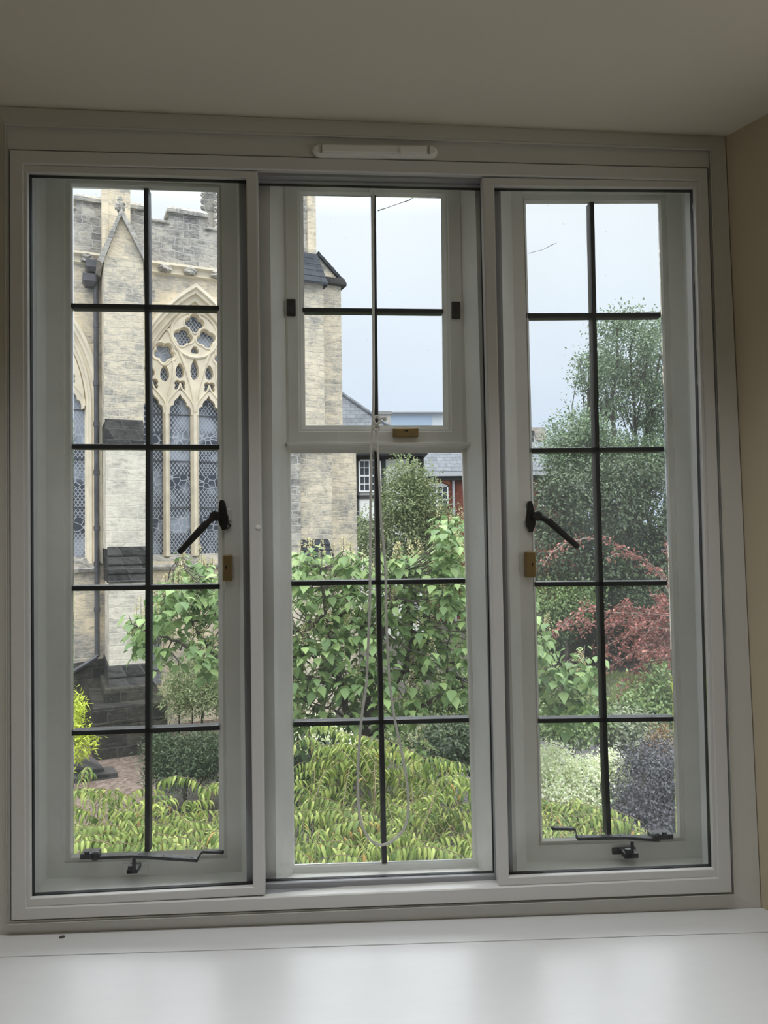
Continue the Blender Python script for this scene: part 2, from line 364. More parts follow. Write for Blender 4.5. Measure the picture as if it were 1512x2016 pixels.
M['blossom'] = leaf('cream_blossom', (.50, .46, .24), (.66, .62, .38), (.52, .40, .20), .3)
M['bark'] = plain('grey_brown_bark', (.075, .062, .05), .9, bump=.8, bscale=25, var=.3, vscale=6)
M['bark_pale'] = plain('pale_bark', (.22, .18, .15), .85, bump=.5, bscale=25, var=.2, vscale=6)
M['twig_red'] = plain('reddish_twig', (.15, .115, .065), .8)
def _ground(name, a, b, c, s):
    N = mat(name); tc = N.n('ShaderNodeTexCoord')
    vo = N.n('ShaderNodeTexVoronoi', {'Vector': tc.outputs['Object'], 'Scale': s}); n1 = N.n('ShaderNodeTexNoise', {'Vector': tc.outputs['Object'], 'Scale': .8, 'Detail': 6})
    col = N.mix(N.math('MULTIPLY', n1.outputs['Fac'], .5), N.ramp(N.n('ShaderNodeRGBToBW', {0: vo.outputs['Color']}).outputs[0], [(.15, a), (.5, b), (.85, c)]), a)
    bu = N.n('ShaderNodeBump', {'Height': vo.outputs['Distance'], 'Strength': .6, 'Distance': .05})
    b_ = N.n('ShaderNodeBsdfPrincipled', {'Base Color': col, 'Roughness': .95, 'Normal': bu.outputs[0]}); N.link(b_.outputs[0], N.output.inputs[0]); return N.material
M['earth'] = _ground('dark_earth', (.03, .027, .02), (.05, .044, .034), (.075, .065, .05), 14)
M['mulch'] = _ground('bark_mulch', (.10, .07, .055), (.16, .12, .098), (.24, .19, .155), 13)
M['gravel'] = _ground('grey_gravel', (.05, .048, .05), (.085, .08, .083), (.13, .125, .125), 20)
M['grass'] = leaf('lawn_grass', (0.130, 0.195, 0.046), (0.195, 0.273, 0.065), (0.260, 0.338, 0.098), .2)

# ------------------------------------------------------------------ the room shell
GROUND = -4.25
FLOOR = -.88
def ceil_z(x): return 1.590 - .0178 * x
def sill_z(x): return -.048 - .0155 * x
def sill_hit(px, py):
    d = ray(px, py)                       # z = -.048 - .0155 x
    k = (-.048 - .0155 * CAM.x - CAM.z) / (d.z + .0155 * d.x); return CAM + d * k
WL, WR, BACK = -1.7, 3.0, -3.6
g = G(); g.box((WL - .15, BACK - .15, FLOOR - .15), (WR + .15, .16, FLOOR)); obj('floor', g, M['carpet'], label='carpeted room floor below the window', cat='floor', kind='structure')
g = G()
c0 = [Vector((x, y, ceil_z(x))) for x, y in ((WL - .15, .16), (WR + .15, .16), (WR + .15, BACK - .15), (WL - .15, BACK - .15))]
g.prism(c0, (0, 0, .15)); obj('ceiling', g, M['ceiling'], label='cream painted ceiling above the window', cat='ceiling', kind='structure')
g = G(); g.box((WL - .15, BACK - .15, FLOOR), (WR + .15, BACK, 1.7)); obj('wall_back', g, M['wall'], label='buff wall behind the viewer', cat='wall', kind='structure')
# side walls: room wall, return and the splayed reveal beside the window (leaning a little, as the old room does)
def side_wall(name, xt, xb, sgn, room_x, lab):
    g = G(); RD = -.46
    sl = .42
    def xa(z): return xb + (xt - xb) * (z - (-.07)) / (1.57 + .07)
    lo, hi = FLOOR, 1.68
    def col(z): return [Vector((xa(z), .16, z)), Vector((xa(z), 0, z)), Vector((xa(z) + sgn * sl * .46, RD, z)), Vector((room_x, RD, z)), Vector((room_x, BACK, z)), Vector((room_x + sgn * .15, BACK, z)), Vector((room_x + sgn * .15, .16, z))]
    a, b = col(lo), col(hi); n = len(a)
    g.add(a + b, [tuple(range(n)), tuple(range(n, 2 * n))] + [(i, (i + 1) % n, n + (i + 1) % n, n + i) for i in range(n)])
    obj(name, g, M['wall'], label=lab, cat='wall', kind='structure')
side_wall('wall_right', 1.462, 1.494, 1, WR, 'buff painted wall and splayed reveal right of the window')
side_wall('wall_left', -.085, -.075, -1, WL, 'buff painted wall and splayed reveal left of the window')

# wall_front: below the sill, above the head and a thin skin outside the frame
def ringp(pts, Y): return [at(px, py, Y) for px, py in pts]
def dy(ring, Y): return [Vector((p.x, Y, p.z)) for p in ring]
g = G()
g.box((-.2, .0, FLOOR), (1.7, .16, -.085)); g.box((-.25, .0, 1.60), (1.75, .16, 1.72))
g.box((-.3, .03, -.085), (-.06, .16, 1.60)); g.box((1.475, .03, -.085), (1.8, .16, 1.60))
obj('wall_front', g, M['wall'], label='wall around and below the window', cat='wall', kind='structure')

# sill board in two planks with an open joint
cl, cr = sill_hit(-60, 1886), sill_hit(1560, 1833)
def sill_plank(y0l, y0r, y1l, y1r, zz=0.0):
    g = G(); n = 40; rows = []
    for i in range(n + 1):
        t = i / n; x = -.55 + 2.6 * t
        a = y0l + (y0r - y0l) * t; b = y1l + (y1r - y1l) * t
        w = .0006 * noise.noise(Vector((x * 9, 3.1, 0)))
        rows.append([Vector((x, a + w, sill_z(x) + zz)), Vector((x, b, sill_z(x) + zz)), Vector((x, b, sill_z(x) - .035)), Vector((x, a + w, sill_z(x) - .035))])
    g.loft(rows); g.f.append((0, 1, 2, 3)); q = 4 * n; g.f.append((q, q + 1, q + 2, q + 3)); return g
def line_y(x): return cl.y + (cr.y - cl.y) * (x - cl.x) / (cr.x - cl.x)
sill = empty('trim_1', (0, 0, 0), label='deep white painted window board with a split joint along it', cat='window sill', kind='structure')
obj('plank', sill_plank(line_y(-.55) - .0007, line_y(2.05) - .0007, -.58, -.58, -.0006), M['sill'], sill, bevel=.0008)
obj('plank', sill_plank(.0, .0, line_y(-.55) + .0007, line_y(2.05) + .0007), M['sill'], sill, bevel=.0008)
p = sill_hit(122, 1845); g = G(); g.tube([p + Vector((0, 0, -.003)), p + Vector((0, 0, .0004))], .0055, 14)
obj('plugged_screw_hole', g, plain('dark_filler', (.08, .07, .055), .8), sill)
g = G(); g.box((-.5, -.555, FLOOR), (2.0, -.535, -.085)); obj('trim_4', g, M['trim_paint'], label='white panel under the front edge of the window board', cat='panelling', kind='structure')

# casing around the secondary glazing (mitred, moulded)
R3 = [(-14, 209), (1427, 269), (1498, 1787), (-14, 1841)]
R2 = [(9, 242), (1400, 291), (1447, 1762), (12, 1822)]
R2i = [(12, 248), (1397, 297), (1445, 1760), (15, 1819)]
R1 = [(17, 293), (1394.5, 329.6), (1443.5, 1759), (20, 1814)]
R1b = [(18.5, 294.5), (1393, 331), (1442, 1757.5), (21.5, 1812.5)]
R0 = [(45.2, 322), (1375.5, 355), (1413.8, 1727.8), (51, 1787.8)]
def mix_ring(a, b, t): return [(p[0] + (q[0] - p[0]) * t, p[1] + (q[1] - p[1]) * t) for p, q in zip(a, b)]
g = G()
o3 = ringp(R3, 0.0)
g.loft([dy(o3, .03), o3, ringp(R2, -.004), ringp(mix_ring(R2, R2i, .3), -.014), ringp(mix_ring(R2, R2i, .75), -.014), ringp(R2i, -.004), ringp(R1, -.006), dy(ringp(R1, -.006), .004)])
obj('trim_2', g, M['trim_paint'], label='white moulded casing around the whole window', cat='window casing', kind='structure')
g = G()
r1, r0 = ringp(R1b, -.009), ringp(R0, -.009)
g.loft([dy(r1, .03), dy(r1, -.0075), ringp(mix_ring(R1b, R0, .06), -.009), ringp(mix_ring(R1b, R0, .93), -.009), dy(r0, -.0065), dy(r0, .055), dy(r1, .055)])
obj('trim_3', g, M['powder'], label='white mitred outer frame holding the three secondary glazing panels', cat='window frame', kind='structure')

# ------------------------------------------------------------------ secondary glazing panels
def panel(name, outer, inner, Yf, Yb, lab, back=None, frame_mat=None):
    o, i = ringp(outer, Yf), ringp(inner, Yf)
    c = sum(o, Vector()) / 4
    e = empty(name, (c.x, Yf, min(p.z for p in o)), label=lab, cat='secondary glazing', kind='structure')
    g = G(); s = .0012
    om = ringp(mix_ring(outer, inner, .12), Yf - .0012); im = ringp(mix_ring(outer, inner, .9), Yf - .0012)
    g.loft([dy(o, Yb), o, om, im, i, dy(i, Yb)], closed=True)
    obj('panel_frame', g, frame_mat or M['powder'], e)
    ctr = sum(i, Vector()) / 4
    def shr(ring, d): return [Vector((p.x + (d if p.x < ctr.x else -d), p.y, p.z + (d if p.z < ctr.z else -d))) for p in ring]
    g = G(); k = shr(i, .0016)
    ym = (Yf + Yb) / 2; g.loft([dy(i, ym - .001), dy(k, ym - .0005), dy(k, Yb - .002), dy(i, Yb - .002)], closed=True); obj('gasket', g, M['gasket'], e, label='thin black rubber seal')
    g = G(); q = dy(shr(i, .001), (Yf + Yb) / 2 - .002); g.prism(q, (0, .004, 0)); obj('pane', g, M['glass_clear'], e)
    return e
L_IN = [(53.7, 339), (484.5, 350.5), (498, 1745.6), (59.3, 1769)]
R_IN = [(973, 366), (1368, 369.4), (1405.4, 1710.6), (1002, 1726.7)]
C_IN = [(503, 357), (948.5, 367), (974.5, 1722), (519, 1739.5)]
pl = panel('window_1', [(46.5, 324), (506.7, 337.3), (521.5, 1761.5), (52, 1786.5)], L_IN, -.004, .018, 'left sliding secondary glazing panel in a white frame')
p = at(508, 1038, -.004)
pr = panel('window_3', [(949.6, 349.7), (1374.5, 356.5), (1412.6, 1726.8), (982, 1744.5)], R_IN, -.004, .018, 'right sliding secondary glazing panel in a white frame')
pc = panel('window_2', [(470, 337.5), (985, 350), (1010, 1742), (486, 1758)], C_IN, .024, .042, 'centre secondary glazing panel set behind the other two', frame_mat=M['alu'])
pcap = at(508, 1038, -.0055); g = G(); g.tube([pcap + Vector((0, .004, 0)), pcap + Vector((0, -.001, 0)), pcap + Vector((0, -.0022, 0))], [.0048, .0048, .0035], 16); obj('screw_cap', g, M['plastic'], pl, smooth=False)
# aluminium track below and above the centre panel
g = G(); a, b = at(521.5, 1764, -.002), at(981, 1746, -.002); a2, b2 = at(521.5, 1759, .006), at(981, 1741.5, .006)
g.loft([[a, b], [Vector((a.x, .0225, a2.z)), Vector((b.x, .0225, b2.z))], [Vector((a.x, .0225, a.z - .006)), Vector((b.x, .0225, b.z - .006))], [Vector((a.x, -.002, a.z - .006)), Vector((b.x, -.002, b.z - .006))]], closed=True, cyc=False)
obj('trim_5', g, M['alu'], label='grey aluminium sill track under the centre panel', cat='track', kind='structure')
g = G(); a, b = at(508, 337.5, .004), at(949.6, 350, .004)
g.box((a.x, .004, min(a.z, b.z) - .004), (b.x, .0225, max(a.z, b.z) + .012)); obj('trim_6', g, M['alu'], label='grey aluminium head track over the centre panel', cat='track', kind='structure')

# ------------------------------------------------------------------ the old painted wooden window behind it
A_L = [(90, 347), (466, 358), (476, 1717), (92.6, 1730)]
B_L = [(126, 350), (436, 363), (447.5, 1690), (126, 1700)]
C_L = [(137, 359), (433, 368), (443, 1684.5), (136.5, 1691)]
D_L = [(143.5, 367.5), (427, 378.5), (431, 1671), (144.5, 1681)]
A_C = [(558, 362), (905, 372), (942, 1708), (577, 1720)]
A_R = [(1006, 371), (1341, 375), (1383.5, 1689), (1037, 1697)]
B_R = [(1029, 380), (1313, 382.5), (1350.7, 1656.6), (1061.5, 1665.7)]
C_R = [(1031.5, 393), (1302, 393), (1341, 1650), (1064.5, 1658)]
D_R = [(1035, 402), (1296, 401), (1332.5, 1640.5), (1068, 1650.5)]
YN, YA, YB, YD, YO = .050, .100, .100, .117, .155     # nose, frame face, ..., glass, outside
# front nose outlines (hidden just behind the secondary frames)
def nose(inner, grow):
    c = (sum(p[0] for p in inner) / 4, sum(p[1] for p in inner) / 4)
    return [(p[0] + (-grow[0] if p[0] < c[0] else grow[1]), p[1] + (-grow[2] if p[1] < c[1] else grow[3])) for p in inner]
def splay(N_, A_):
    n, a = ringp(N_, YN), ringp(A_, YA)
    return n, a
frame = empty('trim_7', (.72, YN, at(750, 1740, YN).z), label='white painted wooden frame and splayed mullions of the old window', cat='window frame', kind='structure')
N_L = [(56, 341), (487, 352), (500, 1747), (58.5, 1768)]
N_C = [(531, 356), (935, 369), (971, 1727), (544, 1738)]
N_R = [(983, 367), (1366, 370.5), (1404, 1711), (1018, 1727)]
lights = []
g = G()
for N_, A_ in ((N_L, A_L), (N_C, A_C), (N_R, A_R)):
    n, a = splay(N_, A_); cx = sum(p.x for p in a) / 4; cz_ = sum(p.z for p in a) / 4
    weathered = [Vector((p.x + (.014 if p.x > cx else -.014), YO, p.z + (.014 if p.z > cz_ else -.034))) for p in a]; g.loft([n, a, dy(a, YA + .012), weathered]); lights.append((n, a))
obj('splayed_reveal', g, M['wood_paint'], frame)
# front face of frame around the three openings
outer = [Vector((-.05, YN, 1.585)), Vector((1.47, YN, 1.575)), Vector((1.48, YN, -.08)), Vector((-.05, YN, -.06))]
g = G()
holes = [n for n, a in lights]
flat = [[Vector((p.x, p.z, 0)) for p in outer]] + [[Vector((p.x, p.z, 0)) for p in h] for h in holes]
tri = tessellate_polygon(flat); allp = [p for h in [outer] + holes for p in h]
g.add([Vector((p.x, YN, p.z)) for p in allp], tri); g.loft([outer, dy(outer, YO)])
obj('mullioned_front', g, M['wood_paint'], frame)

def bars(parent, vert, horiz, w, Y):
    def one(pts, wpx, wr=None):
        g = G(); P = [at(px, py, Y) for px, py in pts]
        t = (P[-1] - P[0]).normalized(); s = Vector((t.z, 0, -t.x)); k = (Y - CAM.y) / F_PX
        rows = []
        for i, q in enumerate(P):
            h = wpx * k / 2 * (1 + .06 * noise.noise(q * 31))
            rows.append([q + s * h + Vector((0, .006, 0)), q + s * h * .8, q - s * h * .8, q - s * h + Vector((0, .006, 0)), q - s * h + Vector((0, .022, 0)), q + s * h + Vector((0, .022, 0))])
        g.loft(rows); n = 6; m = len(rows); g.f += [tuple(range(n)), tuple(range((m - 1) * n, m * n))]
        obj('glazing_bar', g, M['bar'], parent)
    def dense(pts, n=14):
        out = []
        for a, b in zip(pts, pts[1:]):
            for i in range(n): out.append((a[0] + (b[0] - a[0]) * i / n, a[1] + (b[1] - a[1]) * i / n))
        return out + [pts[-1]]
    for v in vert: one(dense(v), w)
    for h in horiz: one(dense(h), w)

def casement(name, A_, B_, C_, D_, vert, horiz, lab, gm):
    a, b, c, d = ringp(A_, YA), ringp(B_, YA), ringp(C_, YA + .006), ringp(D_, YD)
    base = sum(b, Vector()) / 4
    e = empty(name, (base.x, YA, min(p.z for p in b)), label=lab, cat='window', kind='structure')
    g = G(); b2 = ringp(mix_ring(B_, C_, .25), YA + .008)
    g.loft([a, b, ringp(mix_ring(B_, C_, .1), YA + .003), b2, c, ringp(mix_ring(C_, D_, .15), YA + .004), ringp(D_, YA + .011), ringp(mix_ring(D_, C_, 1.3), YA + .0125), dy(ringp(mix_ring(D_, C_, 2.6), YA + .012), YO - .002), dy(a, YO - .002)], closed=True)
    obj('casement_frame', g, M['wood_paint'], e)
    bars(e, vert, horiz, 10.6, YD - .012)
    dd = [p + (p - sum(d, Vector()) / 4) * .006 for p in d]
    g = G(); g.prism(dy(dd, YD + .002), (0, .004, 0)); obj('pane', g, gm, e)
    return e
w_l = casement('window_4', A_L, B_L, C_L, D_L, [[(287.2, 371), (291, 880), (290, 1440), (289, 1677)]],
    [[(140, 601.5), (287, 603.5), (431, 606)], [(142, 878.5), (432, 880)], [(142, 1158.5), (432, 1155)], [(142, 1444), (289, 1439), (432, 1433)]],
    'left leaded casement looking out on the stone church', M['glass'])
w_r = casement('window_6', A_R, B_R, C_R, D_R, [[(1165.5, 398), (1176, 880), (1183.5, 1140), (1192, 1450), (1199.5, 1644)]],
    [[(1036, 621), (1168, 620), (1301, 619)], [(1043, 886.5), (1307, 884)], [(1051, 1150.5), (1314, 1148)], [(1058, 1419.5), (1326, 1416)]],
    'right leaded casement looking out on the trees and red shrub', M['glass_dusty'])

# centre light: hinged top sash over a fixed pane
H_A = [(557, 361), (908, 371), (927, 874), (564, 873)]
H_B = [(562, 366), (905, 374), (911, 872), (570, 871)]
H_C = [(588, 373), (880, 378.5), (888, 849), (590, 849)]
H_D = [(597, 384), (868, 388.5), (872.5, 837.5), (601.5, 837.5)]
F_A = [(564, 880), (927, 880), (944, 1711), (576, 1722)]
F_B = [(571, 884), (911, 884), (936, 1697), (578, 1708)]
F_D = [(572.5, 892.5), (910, 891.5), (930, 1691), (580, 1703)]
w_c = empty('window_5', (.72, YA, at(750, 1720, YA).z), label='centre leaded light with hinged top sash over a fixed pane', cat='window', kind='structure')
g = G(); a, b, c, d = ringp(H_A, YA), ringp(H_B, YA - .004), ringp(H_C, YA + .003), ringp(H_D, YD)
g.loft([dy(a, YO - .003), a, b, ringp(mix_ring(H_B, H_C, .93), YA - .004), c, ringp(mix_ring(H_C, H_D, .3), YA + .003), ringp(H_D, YA + .011), ringp(mix_ring(H_D, H_C, 1.1), YA + .0125), dy(ringp(mix_ring(H_D, H_C, 1.9), YA + .012), YO - .003)], closed=True)
obj('top_sash', g, M['wood_paint'], w_c)
g = G(); a, b, d = ringp(F_A, YA + .002), ringp(F_B, YA + .006), ringp(F_D, YA + .011)
g.loft([dy(a, YO - .003), a, b, d, ringp(mix_ring(F_D, F_B, 2.6), YA + .0125), dy(ringp(mix_ring(F_D, F_B, 3.4), YA + .012), YO - .003)], closed=True); obj('fixed_light_frame', g, M['wood_paint'], w_c)
g = G(); t0, t1 = at(566, 872, YA), at(923, 872, YA); u0, u1 = at(566, 880, YA), at(923, 880, YA)
g.loft([[t0, t1], [t0 + Vector((0, -.012, -.0005)), t1 + Vector((0, -.012, -.0005))], [u0 + Vector((0, -.012, .001)), u1 + Vector((0, -.012, .001))], [u0, u1], [dy([u0], YO)[0], dy([u1], YO)[0]], [dy([t0], YO)[0], dy([t1], YO)[0]]], closed=True, cyc=False)
obj('transom', g, M['wood_paint'], w_c, bevel=.001)
bars(w_c, [[(735.5, 380), (738, 610), (741, 841)]], [[(596, 609.5), (872, 612)]], 9.5, YD - .012)
bars(w_c, [[(741, 889), (745, 1140), (751, 1420), (757, 1700)]], [[(574, 1149), (745, 1146.5), (916, 1144)], [(578, 1426.5), (751, 1422), (923, 1418)]], 10.6, YD - .012)
for D_ in (H_D, F_D):
    d = ringp(D_, YD); c = sum(d, Vector()) / 4
    g = G(); g.prism(dy([p + (p - c) * .004 for p in d], YD + .002), (0, .004, 0)); obj('pane', g, M['glass'], w_c)
for px0, px1, y0, y1 in ((564, 582, 589, 622), (889, 906, 594, 627)):
    a, b = at(px0, y1, YA - .007), at(px1, y0, YA - .007)
    g = G(); g.box((a.x, YA - .010, a.z), (b.x, YA + .004, b.z)); hb = obj('pivot_hinge', g, M['worn_iron'], w_c, bevel=.002)
    g = G(); m = (a + b) / 2; g.tube([m + Vector((0, -.002, .005)), m + Vector((0, -.006, .005))], .003, 10); obj('hinge_pin', g, M['iron'], hb)

# ---- hardware
def lock(parent, px0, px1, py0, py1, vertical, hole):
    Yl = YA - .016
    a, b = at(px0, py1, Yl), at(px1, py0, Yl)
    g = G(); g.box((a.x, Yl, a.z), (b.x, YA + .002, b.z)); o = obj('window_lock', g, M['brass'], parent, bevel=.002, label='tarnished brass lock with a keyhole')
    h = at(*hole, Yl - .0004); g = G()
    g.tube([h, h + Vector((0, .001, 0))], .0022, 10)
    if vertical: g.box((h.x - .0009, h.y, h.z - .006), (h.x + .0009, h.y + .001, h.z))
    else: g.box((h.x - .006, h.y, h.z - .0009), (h.x, h.y + .001, h.z + .0009))
    obj('keyhole', g, M['gasket'], o)
lock(w_l, 438.3, 455.8, 1092.5, 1144.5, True, (445, 1116))
lock(w_r, 1036, 1055, 1086, 1137, True, (1048.5, 1110))
lock(w_c, 774, 824, 842.5, 860, False, (801, 848))

def handle(parent, boss, neck, tip, plate, bump, sgn):
    Y = YA - .012
    k = (Y - CAM.y) / F_PX
    p0, p1 = at(plate[0][0], plate[0][1], Y), at(plate[1][0], plate[1][1], Y)
    g = G(); n = 9; rows = []
    for i in range(n + 1):
        t = i / n; q = p0.lerp(p1, t); h = (5.5 + 3.0 * math.sin(t * math.pi) ** 2 + (2 if .55 < t < .8 else 0)) * k * (.55 if i in (0, n) else 1)
        rows.append([q + Vector((-h, .002, 0)), q + Vector((h, .002, 0)), q + Vector((h, .014, 0)), q + Vector((-h, .014, 0))])
    g.loft(rows); g.f += [(0, 1, 2, 3), tuple(range(4 * n, 4 * n + 4))]
    hd = obj('casement_handle', g, M['iron'], parent, bevel=.001, label='black iron casement fastener')
    B, N_, T = at(*boss, Y - .012), at(*neck, Y - .018), at(*tip, Y - .02)
    g = G(); g.tube([B + Vector((0, .016, 0)), B + Vector((0, .002, 0)), B + Vector((0, -.006, 0)), B + Vector((0, -.009, 0))], [.0105, .0105, .0105, .007], 16)
    pm = p0.lerp(p1, .5); g.obox((B + pm) / 2 + Vector((0, .006, 0)), (abs(B.x - pm.x) / 2, 0, 0), (0, .004, 0), (0, 0, .008))
    d = (T - N_).normalized()
    g.tube([B, B.lerp(N_, .5), N_ + d * .004], [.009, .0068, .006], 12)
    obj('pivot_boss', g, M['iron'], hd, smooth=False)
    s = d.cross(Vector((0, 1, 0))).normalized(); L = (T - N_).length; rows = []
    for t, h, th in ((0, .0066, .0048), (.02, .0078, .0056), (.1, .0079, .0058), (.55, .0070, .0054), (.93, .0062, .005), (.985, .0056, .0042), (1.0, .004, .003)):
        q = N_ + d * L * t
        rows.append([q + s * h * math.cos(a) * (1 / max(abs(math.cos(a)), abs(math.sin(a)))) ** .55 + Vector((0, th, 0)) * math.sin(a) * (1 / max(abs(math.cos(a)), abs(math.sin(a)))) ** .55 for a in [2 * math.pi * i / 16 for i in range(16)]])
    g = G(); g.loft(rows); g.f += [tuple(range(16)), tuple(range(96, 112))]; obj('grip', g, M['iron'], hd, smooth=True)
    # keeper plate painted over on the frame
    a, b = at(bump[0], bump[3], YA - .004), at(bump[2], bump[1], YA - .004)
    g = G(); g.box((a.x, YA - .005, a.z), (b.x, YA + .003, b.z)); obj('keeper_plate', g, M['wood_paint'], hd, bevel=.003, label='keeper plate painted over in white')
    c = at((bump[0] + bump[2]) / 2 + sgn * 4, bump[3] + 8, YA - .006)
    g = G(); s2 = .0075; g.tube([c + Vector((-s2 * .9, 0, .003)), c + Vector((-.001, 0, s2)), c + Vector((s2, 0, -.001)), c + Vector((.001, 0, -s2)), c + Vector((-s2 * .9, 0, .003))], .0022, 6); obj('hook', g, M['iron'], hd)
handle(w_l, (423, 1016), (408, 1028.5), (352.5, 1088.5), ((436, 984), (440, 1044)), (446, 1001, 456, 1026), -1)
handle(w_r, (1057.8, 1016), (1077, 1023.5), (1138.5, 1077.5), ((1044.5, 986), (1047, 1048)), (1033, 1000, 1042.5, 1027), 1)

def stay(parent, bar, kink, end, block, peg, plate):
    Y = YA - .030
    P = [at(*q, Y) for q in bar]; K = [at(*q, Y) for q in (bar[-1], kink, end)]
    bx0, bx1 = at(block[0], block[3], Y), at(block[2], block[1], Y); bc = (bx0 + bx1) / 2
    g = G(); g.obox(bc + Vector((0, .012, -.001)), ((bx1.x - bx0.x) / 2, 0, 0), (0, .014, 0), (0, 0, .0055))
    sgn = 1 if P[-1].x > P[0].x else -1
    g.ball(bc + Vector((sgn * .014, .0, 0)), .011, .012, .0095, 12, 8); g.tube([bc + Vector((-sgn * .004, 0, .003)), bc + Vector((-sgn * .004, 0, .010))], .0052, 10)
    st = obj('casement_stay', g, M['worn_iron'], parent, bevel=.0012, label='black iron casement stay on its pegs')
    g = G()
    def flat(pts, w, th):
        rows = []
        for i, q in enumerate(pts):
            rows.append([q + Vector((0, -w, th)), q + Vector((0, w, th)), q + Vector((0, w, -th)), q + Vector((0, -w, -th))])
        g.loft(rows); n = len(rows); g.f.append((len(g.v) - 4 * n, len(g.v) - 4 * n + 1, len(g.v) - 4 * n + 2, len(g.v) - 4 * n + 3)); g.f.append(tuple(range(len(g.v) - 4, len(g.v))))
    flat([p for p in P], .0075, .0032); obj('stay_bar', g, M['worn_iron'], st, bevel=.001)
    g = G(); flat([K[0] + Vector((-sgn * .002, 0, 0)), K[1] + Vector((-sgn * .0045, 0, -.002)), K[1] + Vector((0, 0, .0002)), K[2]], .0055, .0026); g.ball(K[2] + Vector((0, 0, 0)), .0035, .006, .0045, 8, 6); obj('stay_handle', g, M['worn_iron'], st, bevel=.001)
    for t in (.3, .55, .85):
        q = P[0].lerp(P[-1], t); 
        if len(P) == 3: q = P[1].lerp(P[2], (t - .3) / .55 * .8 + .1)
        g = G(); g.tube([q + Vector((0, 0, .0025)), q + Vector((0, 0, .0037))], .0026, 10); obj('peg_hole', g, M['gasket'], st)
    a, b = at(plate[0], plate[3], YA - .004), at(plate[2], plate[1], YA - .004)
    g = G(); g.box((a.x, YA - .005, a.z), (b.x, YA + .002, b.z)); obj('peg_plate', g, M['wood_paint'] if plate[4] else M['worn_iron'], st, bevel=.002)
    a, b = at(peg[0], peg[3], YA - .016), at(peg[2], peg[1], YA - .016); m = (a + b) / 2
    g = G(); h = b.z - a.z
    g.box((a.x, YA - .034, a.z), (b.x, YA - .002, a.z + h * .34)); g.box((a.x + (b.x - a.x) * .1, YA - .034, a.z), (a.x + (b.x - a.x) * .55, YA - .024, a.z + h * .62))
    g.tube([Vector((m.x + .003, Y, a.z)), Vector((m.x + .003, Y, b.z + .004))], [.0042, .0034], 10); obj('peg', g, M['iron'], st, bevel=.001)
stay(w_l, [(197, 1686.5), (262, 1684), (390, 1692)], (401, 1676), (438, 1677.5), (158, 1676, 192, 1694), (254, 1688, 275, 1713), (240, 1700, 292, 1724, True))
stay(w_r, [(1290, 1651.5), (1230, 1647.5), (1135, 1649.5)], (1128, 1631.5), (1088, 1630.5), (1284, 1638, 1325, 1656), (1224, 1654, 1250, 1684), (1206, 1668, 1252, 1683, False))

# ---- trickle vent on the head casing
va, vb = at(614, 297, -.012), at(862, 300, -.012); vc = (va + vb) / 2
vent = empty('trickle_vent', (vc.x, -.012, vc.z - .013), label='white plastic trickle vent on the casing above the centre light', cat='vent')
ax = (vb - va).normalized(); L = (vb - va).length
def stadium(hl, r, Y, n=8):
    out = []
    for s, a0 in ((1, -math.pi / 2), (-1, math.pi / 2)):
        for i in range(n + 1):
            a = a0 + math.pi * i / n
            out.append(vc + ax * (s * (hl - r * 1.5)) + ax * math.cos(a) * r * 1.5 + Vector((0, 0, 1)) * math.sin(a) * r + Vector((0, Y - vc.y, 0)))
    return out
g = G(); rings = [stadium(L / 2, .0128, -.004), stadium(L / 2, .0128, -.012), stadium(L / 2 - .002, .0112, -.0175), stadium(L / 2 - .006, .0085, -.020)]
g.loft(rings); n = len(rings[0]); g.f.append(tuple(range(3 * n, 4 * n))); g.f.append(tuple(range(n))); obj('vent_body', g, M['plastic'], vent)
g = G(); g.obox(vc + Vector((-.003, -.0085, .0005)), ax * (L / 2 - .023), (0, .003, 0), (0, 0, .0075)); obj('vent_flap', g, M['plastic'], vent, bevel=.0025)
for s in (-1, 1):
    g = G(); g.obox(vc + ax * (s * (L / 2 - .0195)) + Vector((0, -.008, 0)), (.0006, 0, 0), (0, .0035, 0), (0, 0, .0085)); obj('end_seam', g, plain('shadow_gap', (.25, .25, .24), .7), vent)
kp = at(790, 297, -.024); g = G(); g.obox((kp.x, -.024, kp.z), (.0022, 0, 0), (0, .004, 0), (0, 0, .0055)); obj('slider_knob', g, M['plastic'], vent, bevel=.0008)
# ---- pull cord
YC = YA - .022
def smooth_px(pts, n=6):
    out = []
    for i in range(len(pts) - 1):
        p0, p1, p2, p3 = pts[max(i-1, 0)], pts[i], pts[i+1], pts[min(i+2, len(pts)-1)]
        for k in range(n):
            t = k / n
            out.append(tuple(.5 * ((2*b) + (-a + c) * t + (2*a - 5*b + 4*c - d) * t*t + (-a + 3*b - 3*c + d) * t**3) for a, b, c, d in zip(p0, p1, p2, p3)))
    return out + [pts[-1]]
cz = at(733, 372, YC)
cord = empty('pull_cord', (cz.x, YC, cz.z), label='long looped white cord knotted and hanging from the centre top sash', cat='cord')
px = smooth_px([(735, 373), (734, 470), (735, 620), (735.5, 740), (734.5, 820), (730.5, 868), (731, 920), (729.5, 1000), (728.5, 1140), (727.5, 1210), (724, 1290), (721, 1350), (713, 1405), (707, 1470), (704.5, 1530), (706, 1585), (713, 1625), (728, 1652), (745, 1663), (762, 1661), (782, 1648), (797, 1628), (803, 1600), (803, 1560), (797, 1510), (787, 1462), (777, 1415), (768, 1350), (763, 1280), (760, 1200), (759.5, 1140), (756, 1080), (750, 1020), (747.5, 960), (744.5, 900), (741, 860), (740, 832)], 5)
g = G(); g.tube([at(a, b, YC + (.004 if i < 40 else 0)) for i, (a, b) in enumerate(px)], .0028, 8); obj('cord_loop', g, M['cord'], cord, smooth=True)
g = G(); kc = at(741.5, 828, YC - .002)
